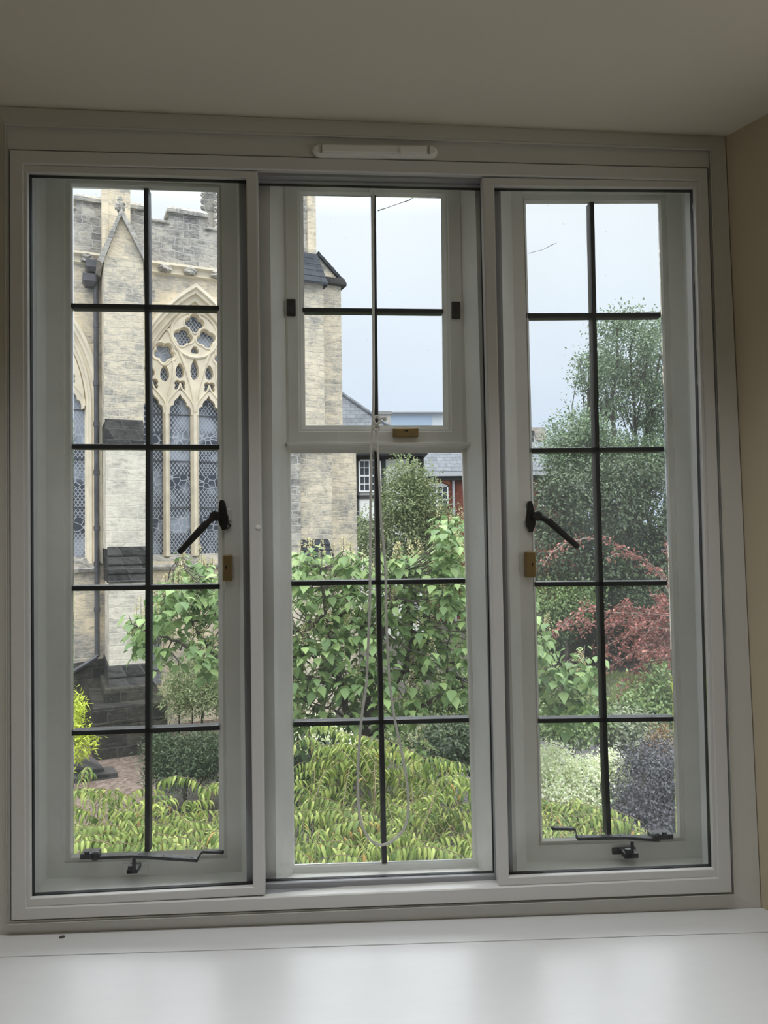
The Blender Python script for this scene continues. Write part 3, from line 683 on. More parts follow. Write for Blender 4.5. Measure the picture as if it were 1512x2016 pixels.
for i in range(3):
    a0 = i * 1.1; g.tube([kc + Vector((math.cos(a0 + t) * .0068, -.003 + .003 * math.sin(2 * t), math.sin(a0 + t) * .0085)) for t in [j * .5 for j in range(13)]], .0029, 7)
k2 = at(741, 843, YC - .002); g.tube([k2 + Vector((math.cos(t) * .006, -.003, math.sin(t) * .006)) for t in [j * .5 for j in range(14)]], .0026, 7)
g.tube([kc + Vector((.004, -.002, .003)), at(750, 823, YC - .004), at(757, 825, YC - .004)], .0026, 7); g.ball(at(757, 824.5, YC - .004), .0045, .004, .0045, 8, 6, .4)
obj('knot', g, M['cord'], cord, smooth=True, label='double knot with a short frayed tail')
g = G(); t = at(735, 371, YC + .004); g.box((t.x - .006, t.y - .003, t.z - .006), (t.x + .006, YA + .004, t.z + .006)); obj('cord_anchor', g, M['wood_paint'], cord, bevel=.002)
# ---- cobweb threads on the glass
M['web'] = plain('grey_cobweb', (.32, .34, .36), .9)
def web(pts, rad, lab):
    g = G(); P = [at(a, b, YD - .001) for a, b in pts]; g.tube(P, rad, 5); obj('cobweb_strand', g, M['web'], label=lab, cat='cobweb')
web([(744, 415), (762, 409), (785, 401), (806, 394), (815, 388)], [.0012, .0006, .0006, .0011, .0003], 'dusty cobweb thread slanting across the centre top right pane')
web([(1041, 499), (1055, 495), (1068, 492), (1087, 482), (1096, 478)], [.0006, .0004, .0004, .0007, .0002], 'faint cobweb thread across the right casement top left pane')

# ------------------------------------------------------------------ the church
CA = math.radians(20)
CU = Vector((math.cos(CA), math.sin(CA), 0)); CN = Vector((math.sin(CA), -math.cos(CA), 0))
CO = at(360, 800, 18.5); CO.z = GROUND
def cs(px, py, d=0.0):
    """photo pixel -> (along the wall, height) on the plane d metres in front of the church wall"""
    v = ray(px, py); k = ((CO + CN * d - CAM).dot(CN)) / v.dot(CN); p = CAM + v * k
    return ((p - CO).dot(CU), p.z - GROUND)
def W3(s, d, z): return Vector((s, -d, z))
church = empty('church', CO, CA, label='old stone church with battlements, buttresses and traceried windows', cat='church')
def cobj(name, g, m, parent=None, **k): return obj(name, g, M[m], parent or church, local=True, **k)
def cbox(g, px0, px1, py0, py1, d, back=-.2, zoff=0):
    s0, _ = cs(px0, (py0 + py1) / 2, d); s1, _ = cs(px1, (py0 + py1) / 2, d); z1 = cs((px0 + px1) / 2, py0, d)[1]; z0 = cs((px0 + px1) / 2, py1, d)[1]
    g.box((s0, -d, z0), (s1, -back, z1)); return s0, s1, z0, z1

# arch outlines
def arch(c, w, z0, zs, rise, n=14):
    R = (w * w + rise * rise) / (2 * w); out = [(c - w, z0)]
    a1 = math.asin(min(1, rise / R))
    for i in range(n + 1): a = a1 * i / n; out.append((c - w + R - R * math.cos(a), zs + R * math.sin(a)))
    for i in range(n - 1, -1, -1): a = a1 * i / n; out.append((c + w - R + R * math.cos(a), zs + R * math.sin(a)))
    out.append((c + w, z0)); return out
DP = -.30
c1, zs1 = cs(383, 815, DP); w1 = cs(488, 815, DP)[0] - c1; top1 = cs(383, 607, DP)[1]; bot1 = cs(383, 1094, DP)[1]
rise1 = top1 - zs1
c0_ = cs(167, 900, DP)[0] - w1                # the next window to the left
WIN = [c1, c0_]
def contour(c, e, top=0.0): return arch(c, w1 + e, bot1 - (.12 if e > .05 else 0), zs1, rise1 + e * 1.35 + top)
zp = cs(310, 440)[1]; zm = cs(365, 408)[1]; zstr = cs(290, 520)[1]
S0, S1 = -9.0, cs(600, 700)[0]
def plate(outline, holes, d0, d1, m, name, parent=None, back=True, hole_back=None):
    """flat stone with openings: front at d0, back at d1"""
    fl = [[Vector((s, z, 0)) for s, z in outline]] + [[Vector((s, z, 0)) for s, z in h] for h in holes]
    tri = tessellate_polygon(fl); allp = [p for h in [outline] + holes for p in h]; g = G()
    g.add([W3(s, d0, z) for s, z in allp], tri)
    hb = hole_back or holes
    for h, b in zip([outline] + holes, [outline] + hb): g.loft([[W3(s, d0, z) for s, z in h], [W3(s, d1, z) for s, z in b]])
    if back:
        g.add([W3(s, d1, z) for h in [outline] + hb for s, z in h], tri)
    return cobj(name, g, m, parent)
holes = [contour(c, .27) for c in WIN]
plate([(S0, zstr), (S0, 0), (S1, 0), (S1, zstr)], holes, 0.0, -.7, 'ashlar', 'wall')
g = G(); g.box((S0, -.04, zstr), (S1, .5, zp)); cobj('parapet', g, 'parapet')
# battlements
def merlon(px0, px1, ztop, d=.04):
    s0, s1 = cs(px0, 410)[0], cs(px1, 410)[0]; g = G(); g.box((s0, -d, zp), (s1, .5, ztop)); m = cobj('merlon', g, 'parapet')
    g = G(); g.loft([[W3(s0 - .07, d + .08, ztop), W3(s1 + .07, d + .08, ztop), W3(s1 + .07, -.58, ztop), W3(s0 - .07, -.58, ztop)], [W3(s0 - .07, d + .08, ztop + .10), W3(s1 + .07, d + .08, ztop + .10), W3(s1 + .07, -.58, ztop + .10), W3(s0 - .07, -.58, ztop + .10)], [W3(s0, d - .1, ztop + .24), W3(s1, d - .1, ztop + .24), W3(s1, -.4, ztop + .24), W3(s0, -.4, ztop + .24)]])
    g.f += [(0, 1, 2, 3), (8, 9, 10, 11)]; cobj('coping', g, 'parapet', m)
mt = cs(310, 410)[1] - .24
zA = cs(175, 385)[1] - .2; zB = cs(368, 411)[1] - .2
merlon(150, 286, zA); merlon(333, 404, zB); merlon(450, 520, zB); merlon(20, 100, zA)
for x0, x1 in ((100, 150), (286, 333), (404, 450)):
    g = G(); g.box((cs(x0, 430)[0], -.10, zp), (cs(x1, 430)[0], .54, zp + .09)); cobj('parapet_coping', g, 'parapet', bevel=.03)
# string course with carved bosses
g = G(); g.loft([[W3(S0, 0, zstr + .12), W3(S1, 0, zstr + .12)], [W3(S0, .17, zstr + .06), W3(S1, .17, zstr + .06)], [W3(S0, .17, zstr), W3(S1, .17, zstr)], [W3(S0, .06, zstr - .05), W3(S1, .06, zstr - .05)], [W3(S0, .04, zstr - .16), W3(S1, .04, zstr - .16)], [W3(S0, .09, zstr - .2), W3(S1, .09, zstr - .2)], [W3(S0, 0, zstr - .24), W3(S1, 0, zstr - .24)]], cyc=False)
cobj('string_course', g, 'tracery')
for bx in (325, 374, 428, 172, 120):
    s = cs(bx, 525, .1)[0]; g = G(); g.ball(W3(s, .12, zstr - .09), .17, .12, .11, 12, 8, .7); cobj('carved_boss', g, 'parapet')

# windows: surround, tracery, mullions, leaded glass
KX = (cs(420, 815, DP)[0] - cs(346, 815, DP)[0]) / 74; 
def tracery_pt(c, px, py): return (c + (px - 383) * KX, cs(383, py, DP)[1])
def foil(c, px, py, R, n, rot, m=48, k=.32):
    x, z = tracery_pt(c, px, py); out = []
    for i in range(m):
        a = 2 * math.pi * i / m; r = R * KX * (1 - k + k * abs(math.cos(n * (a - rot) / 2)) ** .8)
        out.append((x + r * math.sin(a), z + r * math.cos(a)))
    return out
def drop(c, px, py, w, h, tilt=0.0, m=22, blunt=.75):
    out = []
    for i in range(m):
        a = 2 * math.pi * i / m; x = math.sin(a) * w * (1 - .25 * math.cos(a)) * (abs(math.sin(a)) ** .25 if math.cos(a) > 0 else 1); y = -math.cos(a) * h
        out.append(tracery_pt(c, px + x * math.cos(tilt) - y * math.sin(tilt), py + x * math.sin(tilt) + y * math.cos(tilt)))
    return out
def grow(h, f, ):
    cx = sum(p[0] for p in h) / len(h); cz = sum(p[1] for p in h) / len(h); return [(cx + (p[0] - cx) * f, cz + (p[1] - cz) * f) for p in h]
for wi, c in enumerate(WIN):
    gp = G(); gp.prism([W3(s, -.44, z) for s, z in contour(c, .03)], (0, .03, 0))
    win = cobj('arched_window', gp, 'leaded', label='leaded glass in a diamond lattice')
    g = G(); rg = [(.40, .0, .03), (.40, .09, .03), (.33, .10, .02), (.30, .03, 0), (.24, .02, 0), (.225, -.08, 0), (.17, -.10, 0), (.155, -.06, 0), (.10, -.09, 0), (.085, -.2, 0), (.03, -.22, 0), (.02, -.30, 0), (0, -.32, 0), (0, -.46, 0)]
    g.loft([[W3(s, d, z) for s, z in contour(c, e, t)] for e, d, t in rg], cyc=False); cobj('window_surround', g, 'tracery', win)
    # pierced head
    A = arch(c, w1, 0, zs1, rise1, 14)[1:-1]
    bott = []
    lc = [464.5, 410.5, 354.5, 301.5]
    for x in lc:
        h = 20.5
        for dx, py in ((1, 818), (1.0, 810), (.9, 803), (.62, 800), (.60, 795), (.42, 789), (.2, 786), (0, 778), (-.2, 786), (-.42, 789), (-.60, 795), (-.62, 800), (-.9, 803), (-1, 810), (-1, 818)): bott.append(tracery_pt(c, x + dx * h, py))
    outl = A + bott
    hol = [foil(c, 383.5, 638, 19.5, 4, 0), foil(c, 360.5, 666, 19.5, 4, .3), foil(c, 406.5, 666, 19.5, 4, -.3), foil(c, 383.5, 691, 8.5, 3, 0)]
    for s in (-1, 1):
        hol += [foil(c, 383 + s * 59, 700, 20, 5, math.pi), drop(c, 383 + s * 58, 740, 8.5, 16), drop(c, 383 + s * 29, 733, 8, 15), foil(c, 383 + s * 29, 762, 12.5, 4, math.pi / 4), foil(c, 383 + s * 81, 762, 12.5, 4, math.pi / 4), drop(c, 383 + s * 82, 739, 5, 8)]
    hol += [drop(c, 383, 729, 8, 21)]
    plate(outl, hol, -.22, -.43, 'tracery', 'tracery', win, hole_back=[grow(h, .86) for h in hol])
    tr = G()
    def rib(pts, r, d=-.21): tr.tube([W3(s, d, z) for s, z in pts], r, 6)
    cx_, cz_ = tracery_pt(c, 383.5, 661); rr = 46 * KX; rib([(cx_ + rr * math.sin(a), cz_ + rr * math.cos(a)) for a in [2 * math.pi * i / 36 for i in range(37)]], .045)
    for s in (-1, 1):
        q = [tracery_pt(c, 383 + s * x, y) for x, y in smooth_px([(0, 812), (4, 780), (14, 740), (30, 695), (52, 655)], 5)]; rib(q, .042)
        q = [tracery_pt(c, 383 + s * x, y) for x, y in smooth_px([(55, 812), (52, 785), (46, 760), (42, 735), (44, 712), (58, 722)], 4)]; rib(q, .026)
        for cxx in (28.5, 82):
            for t in (-1, 1): rib([tracery_pt(c, 383 + s * (cxx + t * x), y) for x, y in smooth_px([(26, 812), (24, 796), (13, 780), (3, 768), (0, 758)], 4)], .024)
        for fx, fy, fr in ((0, 638, 21), (22.5, 666.5, 21), (59, 701, 24)):
            if fx == 0 and s < 0: continue
            x, z = tracery_pt(c, 383.5 + s * fx, fy); n = 5 if fr == 24 else 4; k0 = .3
            rib([(x + fr * KX * (1 - .22 + .22 * abs(math.cos(n * (a - (math.pi if n == 5 else -s * k0 if fx else 0)) / 2))) * math.sin(a), z + fr * KX * (1 - .22 + .22 * abs(math.cos(n * (a - (math.pi if n == 5 else -s * k0 if fx else 0)) / 2))) * math.cos(a)) for a in [2 * math.pi * i / 48 for i in range(49)]], .024)
    cobj('tracery_ribs', tr, 'tracery', win, fix=False)
    for x, hw in ((328, 6.5), (383, 8), (437.5, 6.5)):
        s = tracery_pt(c, x, 900)[0]; h = hw * KX; zt = cs(383, 806, DP)[1]
        g = G(); pr = [(-h, -.30), (-h * .35, -.19), (h * .35, -.19), (h, -.30), (h, -.40), (-h, -.40)]
        g.loft([[W3(s + a, d, bot1) for a, d in pr], [W3(s + a, d, zt) for a, d in pr]]); g.f += [(0, 1, 2, 3, 4, 5), (6, 7, 8, 9, 10, 11)]; cobj('mullion', g, 'tracery', win)
    for py in (817, 908, 999):
        z = cs(383, py, DP)[1]; g = G(); g.box((c - w1, .405, z - .014), (c + w1, .43, z + .014)); cobj('saddle_bar', g, 'lead_pipe', win)
    g = G(); g.loft([[W3(c - w1 - .28, .10, bot1 - .34), W3(c + w1 + .28, .10, bot1 - .34)], [W3(c - w1 - .28, .12, bot1 - .26), W3(c + w1 + .28, .12, bot1 - .26)], [W3(c - w1 - .26, -.40, bot1 + .05), W3(c + w1 + .26, -.40, bot1 + .05)]], cyc=False); g.loft([[W3(c - w1 - .28, 0, bot1 - .36), W3(c + w1 + .28, 0, bot1 - .36)], [W3(c - w1 - .28, .10, bot1 - .34), W3(c + w1 + .28, .10, bot1 - .34)]], cyc=False)
    cobj('window_sill', g, 'parapet', win)

# middle buttress with gabled top, weatherings, plinth
bt = G(); D1, D2, D3 = 1.25, 1.5, 1.8
cbox(bt, 205, 283, 508, 832, D1); but = cobj('buttress', bt, 'rubble')
g = G(); cbox(g, 209, 287, 872, 1080, D2); cobj('buttress_stage', g, 'pale_ashlar', but)
g = G(); cbox(g, 215, 292, 1143, 1312, D3); cobj('buttress_stage', g, 'pale_ashlar', but)
def weathering(px0, px1, py0, py1, d0, d1, steps, m, p0=None, p1=None):
    """sloping offset between two stages of a buttress"""
    z1, z0 = cs((px0 + px1) / 2, py0, d0)[1], cs((px0 + px1) / 2, py1, d1)[1]; s0, s1 = cs(px0, py1, d1)[0], cs(px1, py1, d1)[0]; g = G()
    for i in range(steps):
        a, b = i / steps, (i + 1) / steps
        za, zb = z1 + (z0 - z1) * a, z1 + (z0 - z1) * b; da, db = d0 + (d1 - d0) * a, d0 + (d1 - d0) * b
        g.prism([W3(s0, -.1, za), W3(s0, da, za), W3(s0, db + .04, zb + .02), W3(s0, db + .04, zb - .01), W3(s0, -.1, zb - .01)], (s1 - s0, 0, 0))
    cobj('weathering', g, m, but)
weathering(208, 284, 826, 876, D1, D2, 1, 'dark_slab'); weathering(213, 290, 1076, 1146, D2, D3, 4, 'dark_slab')
weathering(214, 294, 1308, 1354, D3, D3 + .22, 2, 'dark_slab')
g = G(); cbox(g, 206, 298, 1352, 1394, D3 + .32); cobj('buttress_plinth', g, 'mossy', but, bevel=.04)
g = G(); s0, s1, z0, z1 = cbox(g, 183, 330, 1388, 1424, D3 + .75); g.box((s0, -(D3 + .75), -.05), (s1, 0, z0 + .01)); cobj('base_step', g, 'mossy', but, bevel=.03)
# gable
ge = cs(205, 512, D1); gr = cs(283, 512, D1); ga = cs(238, 424, D1)
g = G(); g.prism([W3(ge[0], D1 - .02, ge[1] - .05), W3(gr[0], D1 - .02, gr[1] - .05), W3(ga[0], D1 - .02, ga[1])], (0, D1 + .2, 0)); cobj('gable', g, 'ashlar', but)
for (s, z) in (ge, gr):
    sg = -1 if s < ga[0] else 1
    a = W3(ga[0], 0, ga[1] + .16); b = W3(s + sg * .16, 0, z - .06); n = (b - a).normalized(); up_ = Vector((-n.z, 0, n.x)) * (1 if -n.z * 0 + n.x > 0 else -1)
    g = G(); g.prism([W3(a.x, D1 + .12, a.z), W3(b.x, D1 + .12, b.z), W3(b.x + up_.x * -.13, D1 + .12, b.z - abs(up_.z) * .10 - .02), W3(a.x, D1 + .12, a.z - .20)], (0, D1 + .3, 0)); cobj('gable_coping', g, 'parapet', but)
g = G(); f = W3(ga[0] - .02, D1 - .02, ga[1] + .22); g.ball(f, .13, .13, .15, 10, 8, .5); g.ball(f + Vector((0, 0, .16)), .07, .07, .10, 8, 6, .4); cobj('finial', g, 'parapet', but)
# pinnacle shaft behind the gable
def shaft(px0, px1, py0, py1, d, name, m='ashlar'):
    s0, s1 = cs(px0, 430, d)[0], cs(px1, 430, d)[0]; z0, z1 = cs(230, py1, d)[1], cs(230, py0, d)[1]; w = s1 - s0; c = (s0 + s1) / 2; D = w * .95; g = G()
    pr = [(-.5, .0), (-.5, .42), (-.42, .5), (-.30, .5), (-.26, .44), (.26, .44), (.30, .5), (.42, .5), (.5, .42), (.5, 0), (.5, -.5), (-.5, -.5)]
    R = [[W3(c + a * w, d - .5 * D + b * D, z) for a, b in pr] for z in (z0, z1)]; R.append([W3(c, d - .5 * D, z1 + w * 2.6)] * len(pr)); g.loft(R)
    return cobj(name, g, m)
shaft(201, 257, 250, 640, .5, 'pinnacle')
p_ = shaft(402, 424, 330, 470, -2.2, 'pinnacle', 'parapet')
for i in range(8):
    q = cs(412, 372 + 13 * i, -2.1)
    for sx in (-1, 1): 
        g = G(); g.ball(W3(q[0] + sx * .19, -2.1, q[1]), .08, .07, .09, 7, 5, .5); cobj('crocket', g, 'parapet', p_)
# drainpipe in the corner with its hopper heads
px_d = .10
dp = G(); top_, botm = cs(189, 552, .16), cs(199, 1292, .16)
dp.tube([W3(top_[0], .16, top_[1]), W3(top_[0], .16, botm[1] + .05), W3(top_[0], .18, botm[1])], .062, 10); pipe = cobj('drainpipe', dp, 'lead_pipe')
g = G(); e0, e1 = cs(199, 1290, .2), cs(135, 1328, .2); g.tube([W3(top_[0], .18, botm[1]), W3(e1[0], .2, e1[1])], .05, 8); cobj('pipe_branch', g, 'lead_pipe', pipe)
for y0, y1, x0, x1, dd in ((510, 532, 169, 193, .38), (538, 560, 163, 190, .34)):
    g = G(); s0, s1, z0, z1 = cs(x0, y0, dd)[0], cs(x1, y0, dd)[0], cs(180, y1, dd)[1], cs(180, y0, dd)[1]
    g.loft([[W3(s0 + .06, dd - .08, z0), W3(s1 - .06, dd - .08, z0), W3(s1 - .06, 0, z0), W3(s0 + .06, 0, z0)], [W3(s0, dd, z0 + .1), W3(s1, dd, z0 + .1), W3(s1, 0, z0 + .1), W3(s0, 0, z0 + .1)], [W3(s0, dd, z1), W3(s1, dd, z1), W3(s1, 0, z1), W3(s0, 0, z1)]]); g.f += [(0, 1, 2, 3), (8, 9, 10, 11)]; cobj('hopper_head', g, 'lead_pipe', pipe)
for py in (640, 755, 835, 930, 1040, 1110, 1200):
    z = cs(190, py, .16)[1]; g = G(); g.tube([W3(top_[0], .16, z - .06), W3(top_[0], .16, z + .06)], .078, 10); cobj('pipe_collar', g, 'lead_pipe', pipe)
# lower wall: mossy plinth, door with strap hinge
g = G(); z = cs(170, 1335, .1)[1]; g.loft([[W3(S0, .12, -.05), W3(top_[0] + .25, .12, -.05)], [W3(S0, .12, z - .35), W3(top_[0] + .25, .12, z + .35)], [W3(S0, -.05, z - .2), W3(top_[0] + .25, -.05, z + .5)]], cyc=False); cobj('wall_plinth', g, 'mossy')
g = G(); a = cs(215, 1322)[1]; g.box((gr[0], -.10, -.05), (S1, .1, a * .55)); cobj('wall_plinth', g, 'rubble')
g = G(); s0, s1, z0, z1 = cbox(g, 276, 318, 1240, 1348, .06, -.05); dr = cobj('church_door', g, 'door_wood', label='weathered grey plank door')
for py in (1265, 1322):
    z = cs(300, py, .1)[1]; g = G(); g.box((s0, -.085, z - .03), (s1, -.055, z + .03)); cobj('strap_hinge', g, 'lead_pipe', dr)
# corner buttress at the right end
g = G(); cbox(g, 540, 638, 545, 880, 1.2, -1.5); tw = cobj('corner_buttress', g, 'rubble')
g = G(); cbox(g, 630, 673, 556, 880, .35, -1.6); cobj('corner_shoulder', g, 'rubble', tw)
g = G(); s0, s1, z0, z1 = cbox(g, 540, 654, 874, 1080, 1.45, -1.5); cobj('corner_stage', g, 'rubble', tw)
g = G(); a = cs(655, 1080, 1.8)[0]; g.box((s0, -1.8, -.05), (a, 1.5, cs(640, 1092, 1.8)[1])); cobj('corner_stage', g, 'rubble', tw)
g = G(); b0, b1, z0b, z1b = cbox(g, 646, 702, 866, 1100, .6, -1.6); g.box((b0, -.6, -.05), (b1, 1.6, z0b + .02)); cobj('corner_shoulder', g, 'rubble', tw)
g = G(); cbox(g, 545, 592, 884, 1120, 1.62, 1.3); cobj('dark_pilaster', g, 'parapet', tw)  # strip of darker stone along the left of the corner stage
def wth(px0, px1, py0, py1, d0, d1, m, steps=2):
    z1, z0 = cs((px0 + px1) / 2, py0, d0)[1], cs((px0 + px1) / 2, py1, d1)[1]; s0, s1 = cs(px0, py1, d1)[0], cs(px1, py1, d1)[0]; g = G()
    for i in range(steps):
        a, b = i / steps, (i + 1) / steps; za, zb = z1 + (z0 - z1) * a, z1 + (z0 - z1) * b; da, db = d0 + (d1 - d0) * a, d0 + (d1 - d0) * b
        g.prism([W3(s0, d0 - .3, za), W3(s0, da, za), W3(s0, db + .05, zb + .02), W3(s0, db + .05, zb - .02), W3(s0, d0 - .3, zb - .02)], (s1 - s0, 0, 0))
    cobj('weathering', g, m, tw)
wth(540, 655, 866, 882, 1.2, 1.5, 'dark_slab'); wth(646, 703, 856, 872, .35, .65, 'dark_slab'); wth(600, 656, 1062, 1094, 1.45, 1.85, 'slate_dark', 3)
# slated cap, roof behind it and the tall shaft on top
g = G(); e0, e1 = cs(540, 546, 1.35), cs(642, 546, 1.35); tz = cs(600, 497, .45)[1]; t1 = cs(622, 497, .45)[0]
n = 5
for i in range(n):
    a, b = i / n, (i + 1) / n; za, zb = e0[1] + (tz - e0[1]) * a, e0[1] + (tz - e0[1]) * b; da, db = 1.38 - .95 * a, 1.38 - .95 * b; sa, sb = e1[0] - (e1[0] - t1) * a, e1[0] - (e1[0] - t1) * b
    g.loft([[W3(e0[0], da, za - .03), W3(sa + .05, da, za - .03), W3(sa + .05, -1.4, za - .03), W3(e0[0], -1.4, za - .03)], [W3(e0[0], da, za + .03), W3(sa + .05, da, za + .03), W3(sa + .05, -1.4, za + .03), W3(e0[0], -1.4, za + .03)], [W3(e0[0], db + .03, zb), W3(sb + .03, db + .03, zb), W3(sb + .03, -1.4, zb), W3(e0[0], -1.4, zb)]])
cobj('slated_cap', g, 'slate_dark', tw)
g = G(); A = cs(622, 500, .2); B = cs(681, 556, .4); n = 6
for i in range(n):
    t, u = i / n, (i + 1) / n; a = W3(A[0] + (B[0] - A[0]) * t, .45, A[1] + (B[1] - A[1]) * t); b = W3(A[0] + (B[0] - A[0]) * u, .45, A[1] + (B[1] - A[1]) * u - .03)
    g.prism([a, b, b + Vector((0, 0, -.09)), a + Vector((0, 0, -.13))], (0, 2.0, 0))
cobj('slate_verge', g, 'slate_dark', tw)
g = G(); c_ = cs(638, 556, .36); g.prism([W3(A[0], .36, A[1] - .12), W3(B[0] - .1, .36, B[1] - .06), W3(c_[0] - .1, .36, B[1] - .12), W3(A[0], .36, B[1])], (0, 1.8, 0)); cobj('gable', g, 'ashlar', tw)
g = G(); q0, q1 = cs(634, 552, .5), cs(680, 560, .5); g.box((q0[0], -.5, q1[1] - .03), (q1[0], 1.5, q1[1] + .17)); cobj('eaves_course', g, 'dark_slab', tw, bevel=.03)
s0, s1 = cs(572, 430, .2)[0], cs(622, 430, .2)[0]; zb_, zt_ = cs(600, 502, .2)[1], cs(600, 300, .2)[1]
g = G(); w = s1 - s0; g.box((s0, -.1, zb_ - .3), (s1 - .22, w - .1, zt_)); sh = cobj('corner_pinnacle', g, 'parapet', tw)
g = G(); g.box((s1 - .24, -.2, zb_ - .3), (s1, w - .2, zt_)); cobj('lit_shaft_side', g, 'ashlar', tw)  # lit right side of the shaft, its brightness put into paler stone
# handrail by the door
hr = empty('iron_handrail', (at(352, 1330, 17.2).x, 17.2, GROUND), label='thin black iron handrail sloping beside the church door', cat='handrail')
g = G(); g.tube([at(337, 1284, 17.3), at(352, 1302, 17.2), at(381, 1338, 16.8)], .022, 8); obj('rail', g, M['iron'], hr)
for (x, y) in ((352, 1302), (378, 1334)):
    q = at(x, y, 17.2); g = G(); g.tube([Vector((q.x, q.y, q.z)), Vector((q.x, q.y, GROUND - .03))], .018, 8); obj('post', g, M['iron'], hr)

# ------------------------------------------------------------------ houses beyond
def hbox(g, px0, px1, py0, py1, Y, d=.1, back=None):
    a, b = at(px0, py1, Y), at(px1, py0, Y); g.box((a.x, Y - d, a.z), (b.x, Y + (back if back is not None else 0.02), b.z)); return a, b
def hwin(parent, px0, px1, py0, py1, Y, nx, ny, arched=False, sash=True, gap=None):
    a, b = at(px0, py1, Y), at(px1, py0, Y); g = G(); W, H = b.x - a.x, b.z - a.z; t = .07
    g.box((a.x, Y - .10, a.z), (a.x + t, Y, b.z)); g.box((b.x - t, Y - .10, a.z), (b.x, Y, b.z)); g.box((a.x, Y - .13, a.z), (b.x, Y, a.z + t)); g.box((a.x, Y - .10, b.z - t), (b.x, Y, b.z))
    for i in range(1, nx): x = a.x + W * i / nx; wd_ = .05 if nx == 4 and i == 2 else .018; g.box((x - wd_, Y - .09, a.z), (x + wd_, Y - .02, b.z))
    for j in range(1, ny): z = a.z + H * j / ny; wd_ = .04 if sash and j == ny // 2 else .018; g.box((a.x, Y - .085, z - wd_), (b.x, Y - .02, z + wd_))
    if arched:
        m = 12; top = [Vector((a.x + W * i / m, Y - .10, b.z + .16 * math.sin(math.pi * i / m))) for i in range(m + 1)]; g.prism([Vector((a.x, Y - .10, b.z - .02))] + top + [Vector((b.x, Y - .10, b.z - .02))], (0, .09, 0))
    w = obj('window', g, M['white_joinery'], parent)
    g = G(); g.box((a.x + .03, Y - .04, a.z + .03), (b.x - .03, Y - .01, b.z - .03)); obj('pane', g, M['dark_pane'], w); return a, b
YH = 33.0
o = at(770, 1000, YH); th = empty('timbered_house', (o.x, YH, GROUND), label='half-timbered house of black beams and white render with a slate roof', cat='house')
g = G(); a, b = at(640, 1000, YH), at(834, 900, YH); g.box((a.x, YH, GROUND), (b.x, YH + 5, b.z)); obj('wall', g, M['render_white'], th)
for x0, x1, y0, y1 in ((690, 828, 893, 905), (698, 706, 900, 1120), (751, 759, 903, 1110), (808, 817, 903, 1040), (690, 834, 974, 982), (690, 834, 1024, 1031), (826, 834, 900, 1110), (690, 834, 1085, 1095), (640, 690, 893, 905)):
    g = G(); hbox(g, x0, x1, y0, y1, YH, .06); obj('beam', g, M['timber'], th)
g = G(); q0, q1 = at(815, 955, YH), at(832, 915, YH); g.tube([Vector((q0.x, YH - .02, q0.z)), Vector((q1.x, YH - .25, q1.z))], .07, 6); obj('brace', g, M['timber'], th)
hwin(th, 706.5, 750, 905, 969, YH - .03, 4, 4)
hwin(th, 704, 745, 1048, 1092, YH - .03, 4, 3)
g = G(); e0, e1 = at(560, 893, YH - .5), at(842, 893, YH - .5); r0_, r1_ = at(560, 776, YH + 2.6), at(672, 776, YH + 2.6)
g.loft([[e0, e1], [r0_, r1_], [Vector((e0.x, YH + 5.5, e0.z)), Vector((e1.x, YH + 5.5, e1.z))]], cyc=False); n0 = len(g.v)
g.add([e1, Vector((e1.x, YH + 5.5, e1.z)), r1_], [(0, 1, 2)]); rf = obj('roof', g, M['slate'], th)
s = rf.modifiers.new('thick', 'SOLIDIFY'); s.thickness = .12
g = G(); g.tube([e1 + Vector((0, 0, .05)), r1_ + Vector((0, 0, .05))], .1, 6); obj('hip_ridge', g, M['slate'], rf)
g = G(); hbox(g, 690, 838, 889, 895, YH - .55, .1); obj('gutter', g, M['timber'], th)
YK = 39.2
o = at(960, 1000, YK); bh = empty('brick_house', (o.x, YK, GROUND), label='red brick house with arched white window under a long slate roof', cat='house')
g = G(); a, b = at(828, 1000, YK), at(1135, 930, YK); g.box((a.x, YK, GROUND), (b.x, YK + 6, b.z + .1)); obj('wall', g, M['brick'], bh)
g = G(); q0, q1 = at(820, 928, YK - .45), at(1145, 926, YK - .45); q1.z = q0.z; k0, k1 = at(834, 872, YK + 3), at(1140, 872, YK + 3); k1.z = k0.z
g.loft([[q0, q1], [k0, k1], [Vector((q0.x, YK + 6.4, q0.z)), Vector((q1.x, YK + 6.4, q1.z))]], cyc=False); rf = obj('roof', g, M['slate'], bh); s = rf.modifiers.new('thick', 'SOLIDIFY'); s.thickness = .14
g = G(); g.box((q0.x, YK - .55, q0.z - .28), (q1.x, YK - .35, q0.z - .05)); obj('gutter', g, M['grey_pipe'], bh)
g = G(); g.box((q0.x, YK - .35, q0.z - .50), (q1.x, YK + .02, q0.z - .28)); obj('fascia', g, M['timber'], bh)
hwin(bh, 837, 882, 956, 997, YK, 4, 3, True, False)
hwin(bh, 1060, 1095, 960, 997, YK, 4, 3, True, False)
a, b = at(833, 955, YK), at(886, 955, YK); W = b.x - a.x; g = G(); m = 12
g.loft([[Vector((a.x + W * i / m, YK - .05, a.z + h0 + .17 * math.sin(math.pi * i / m))) for i in range(m + 1)] for h0 in (.0, .32)], cyc=False); o_ = obj('brick_arch', g, plain('orange_brick', (.46, .16, .09), .85, var=.2, vscale=6), bh); s = o_.modifiers.new('thick', 'SOLIDIFY'); s.thickness = .05
g = G(); q = at(892.5, 930, YK - .1); g.tube([Vector((q.x, YK - .1, q.z)), Vector((q.x, YK - .1, GROUND))], .075, 8); obj('downpipe', g, M['grey_pipe'], bh)
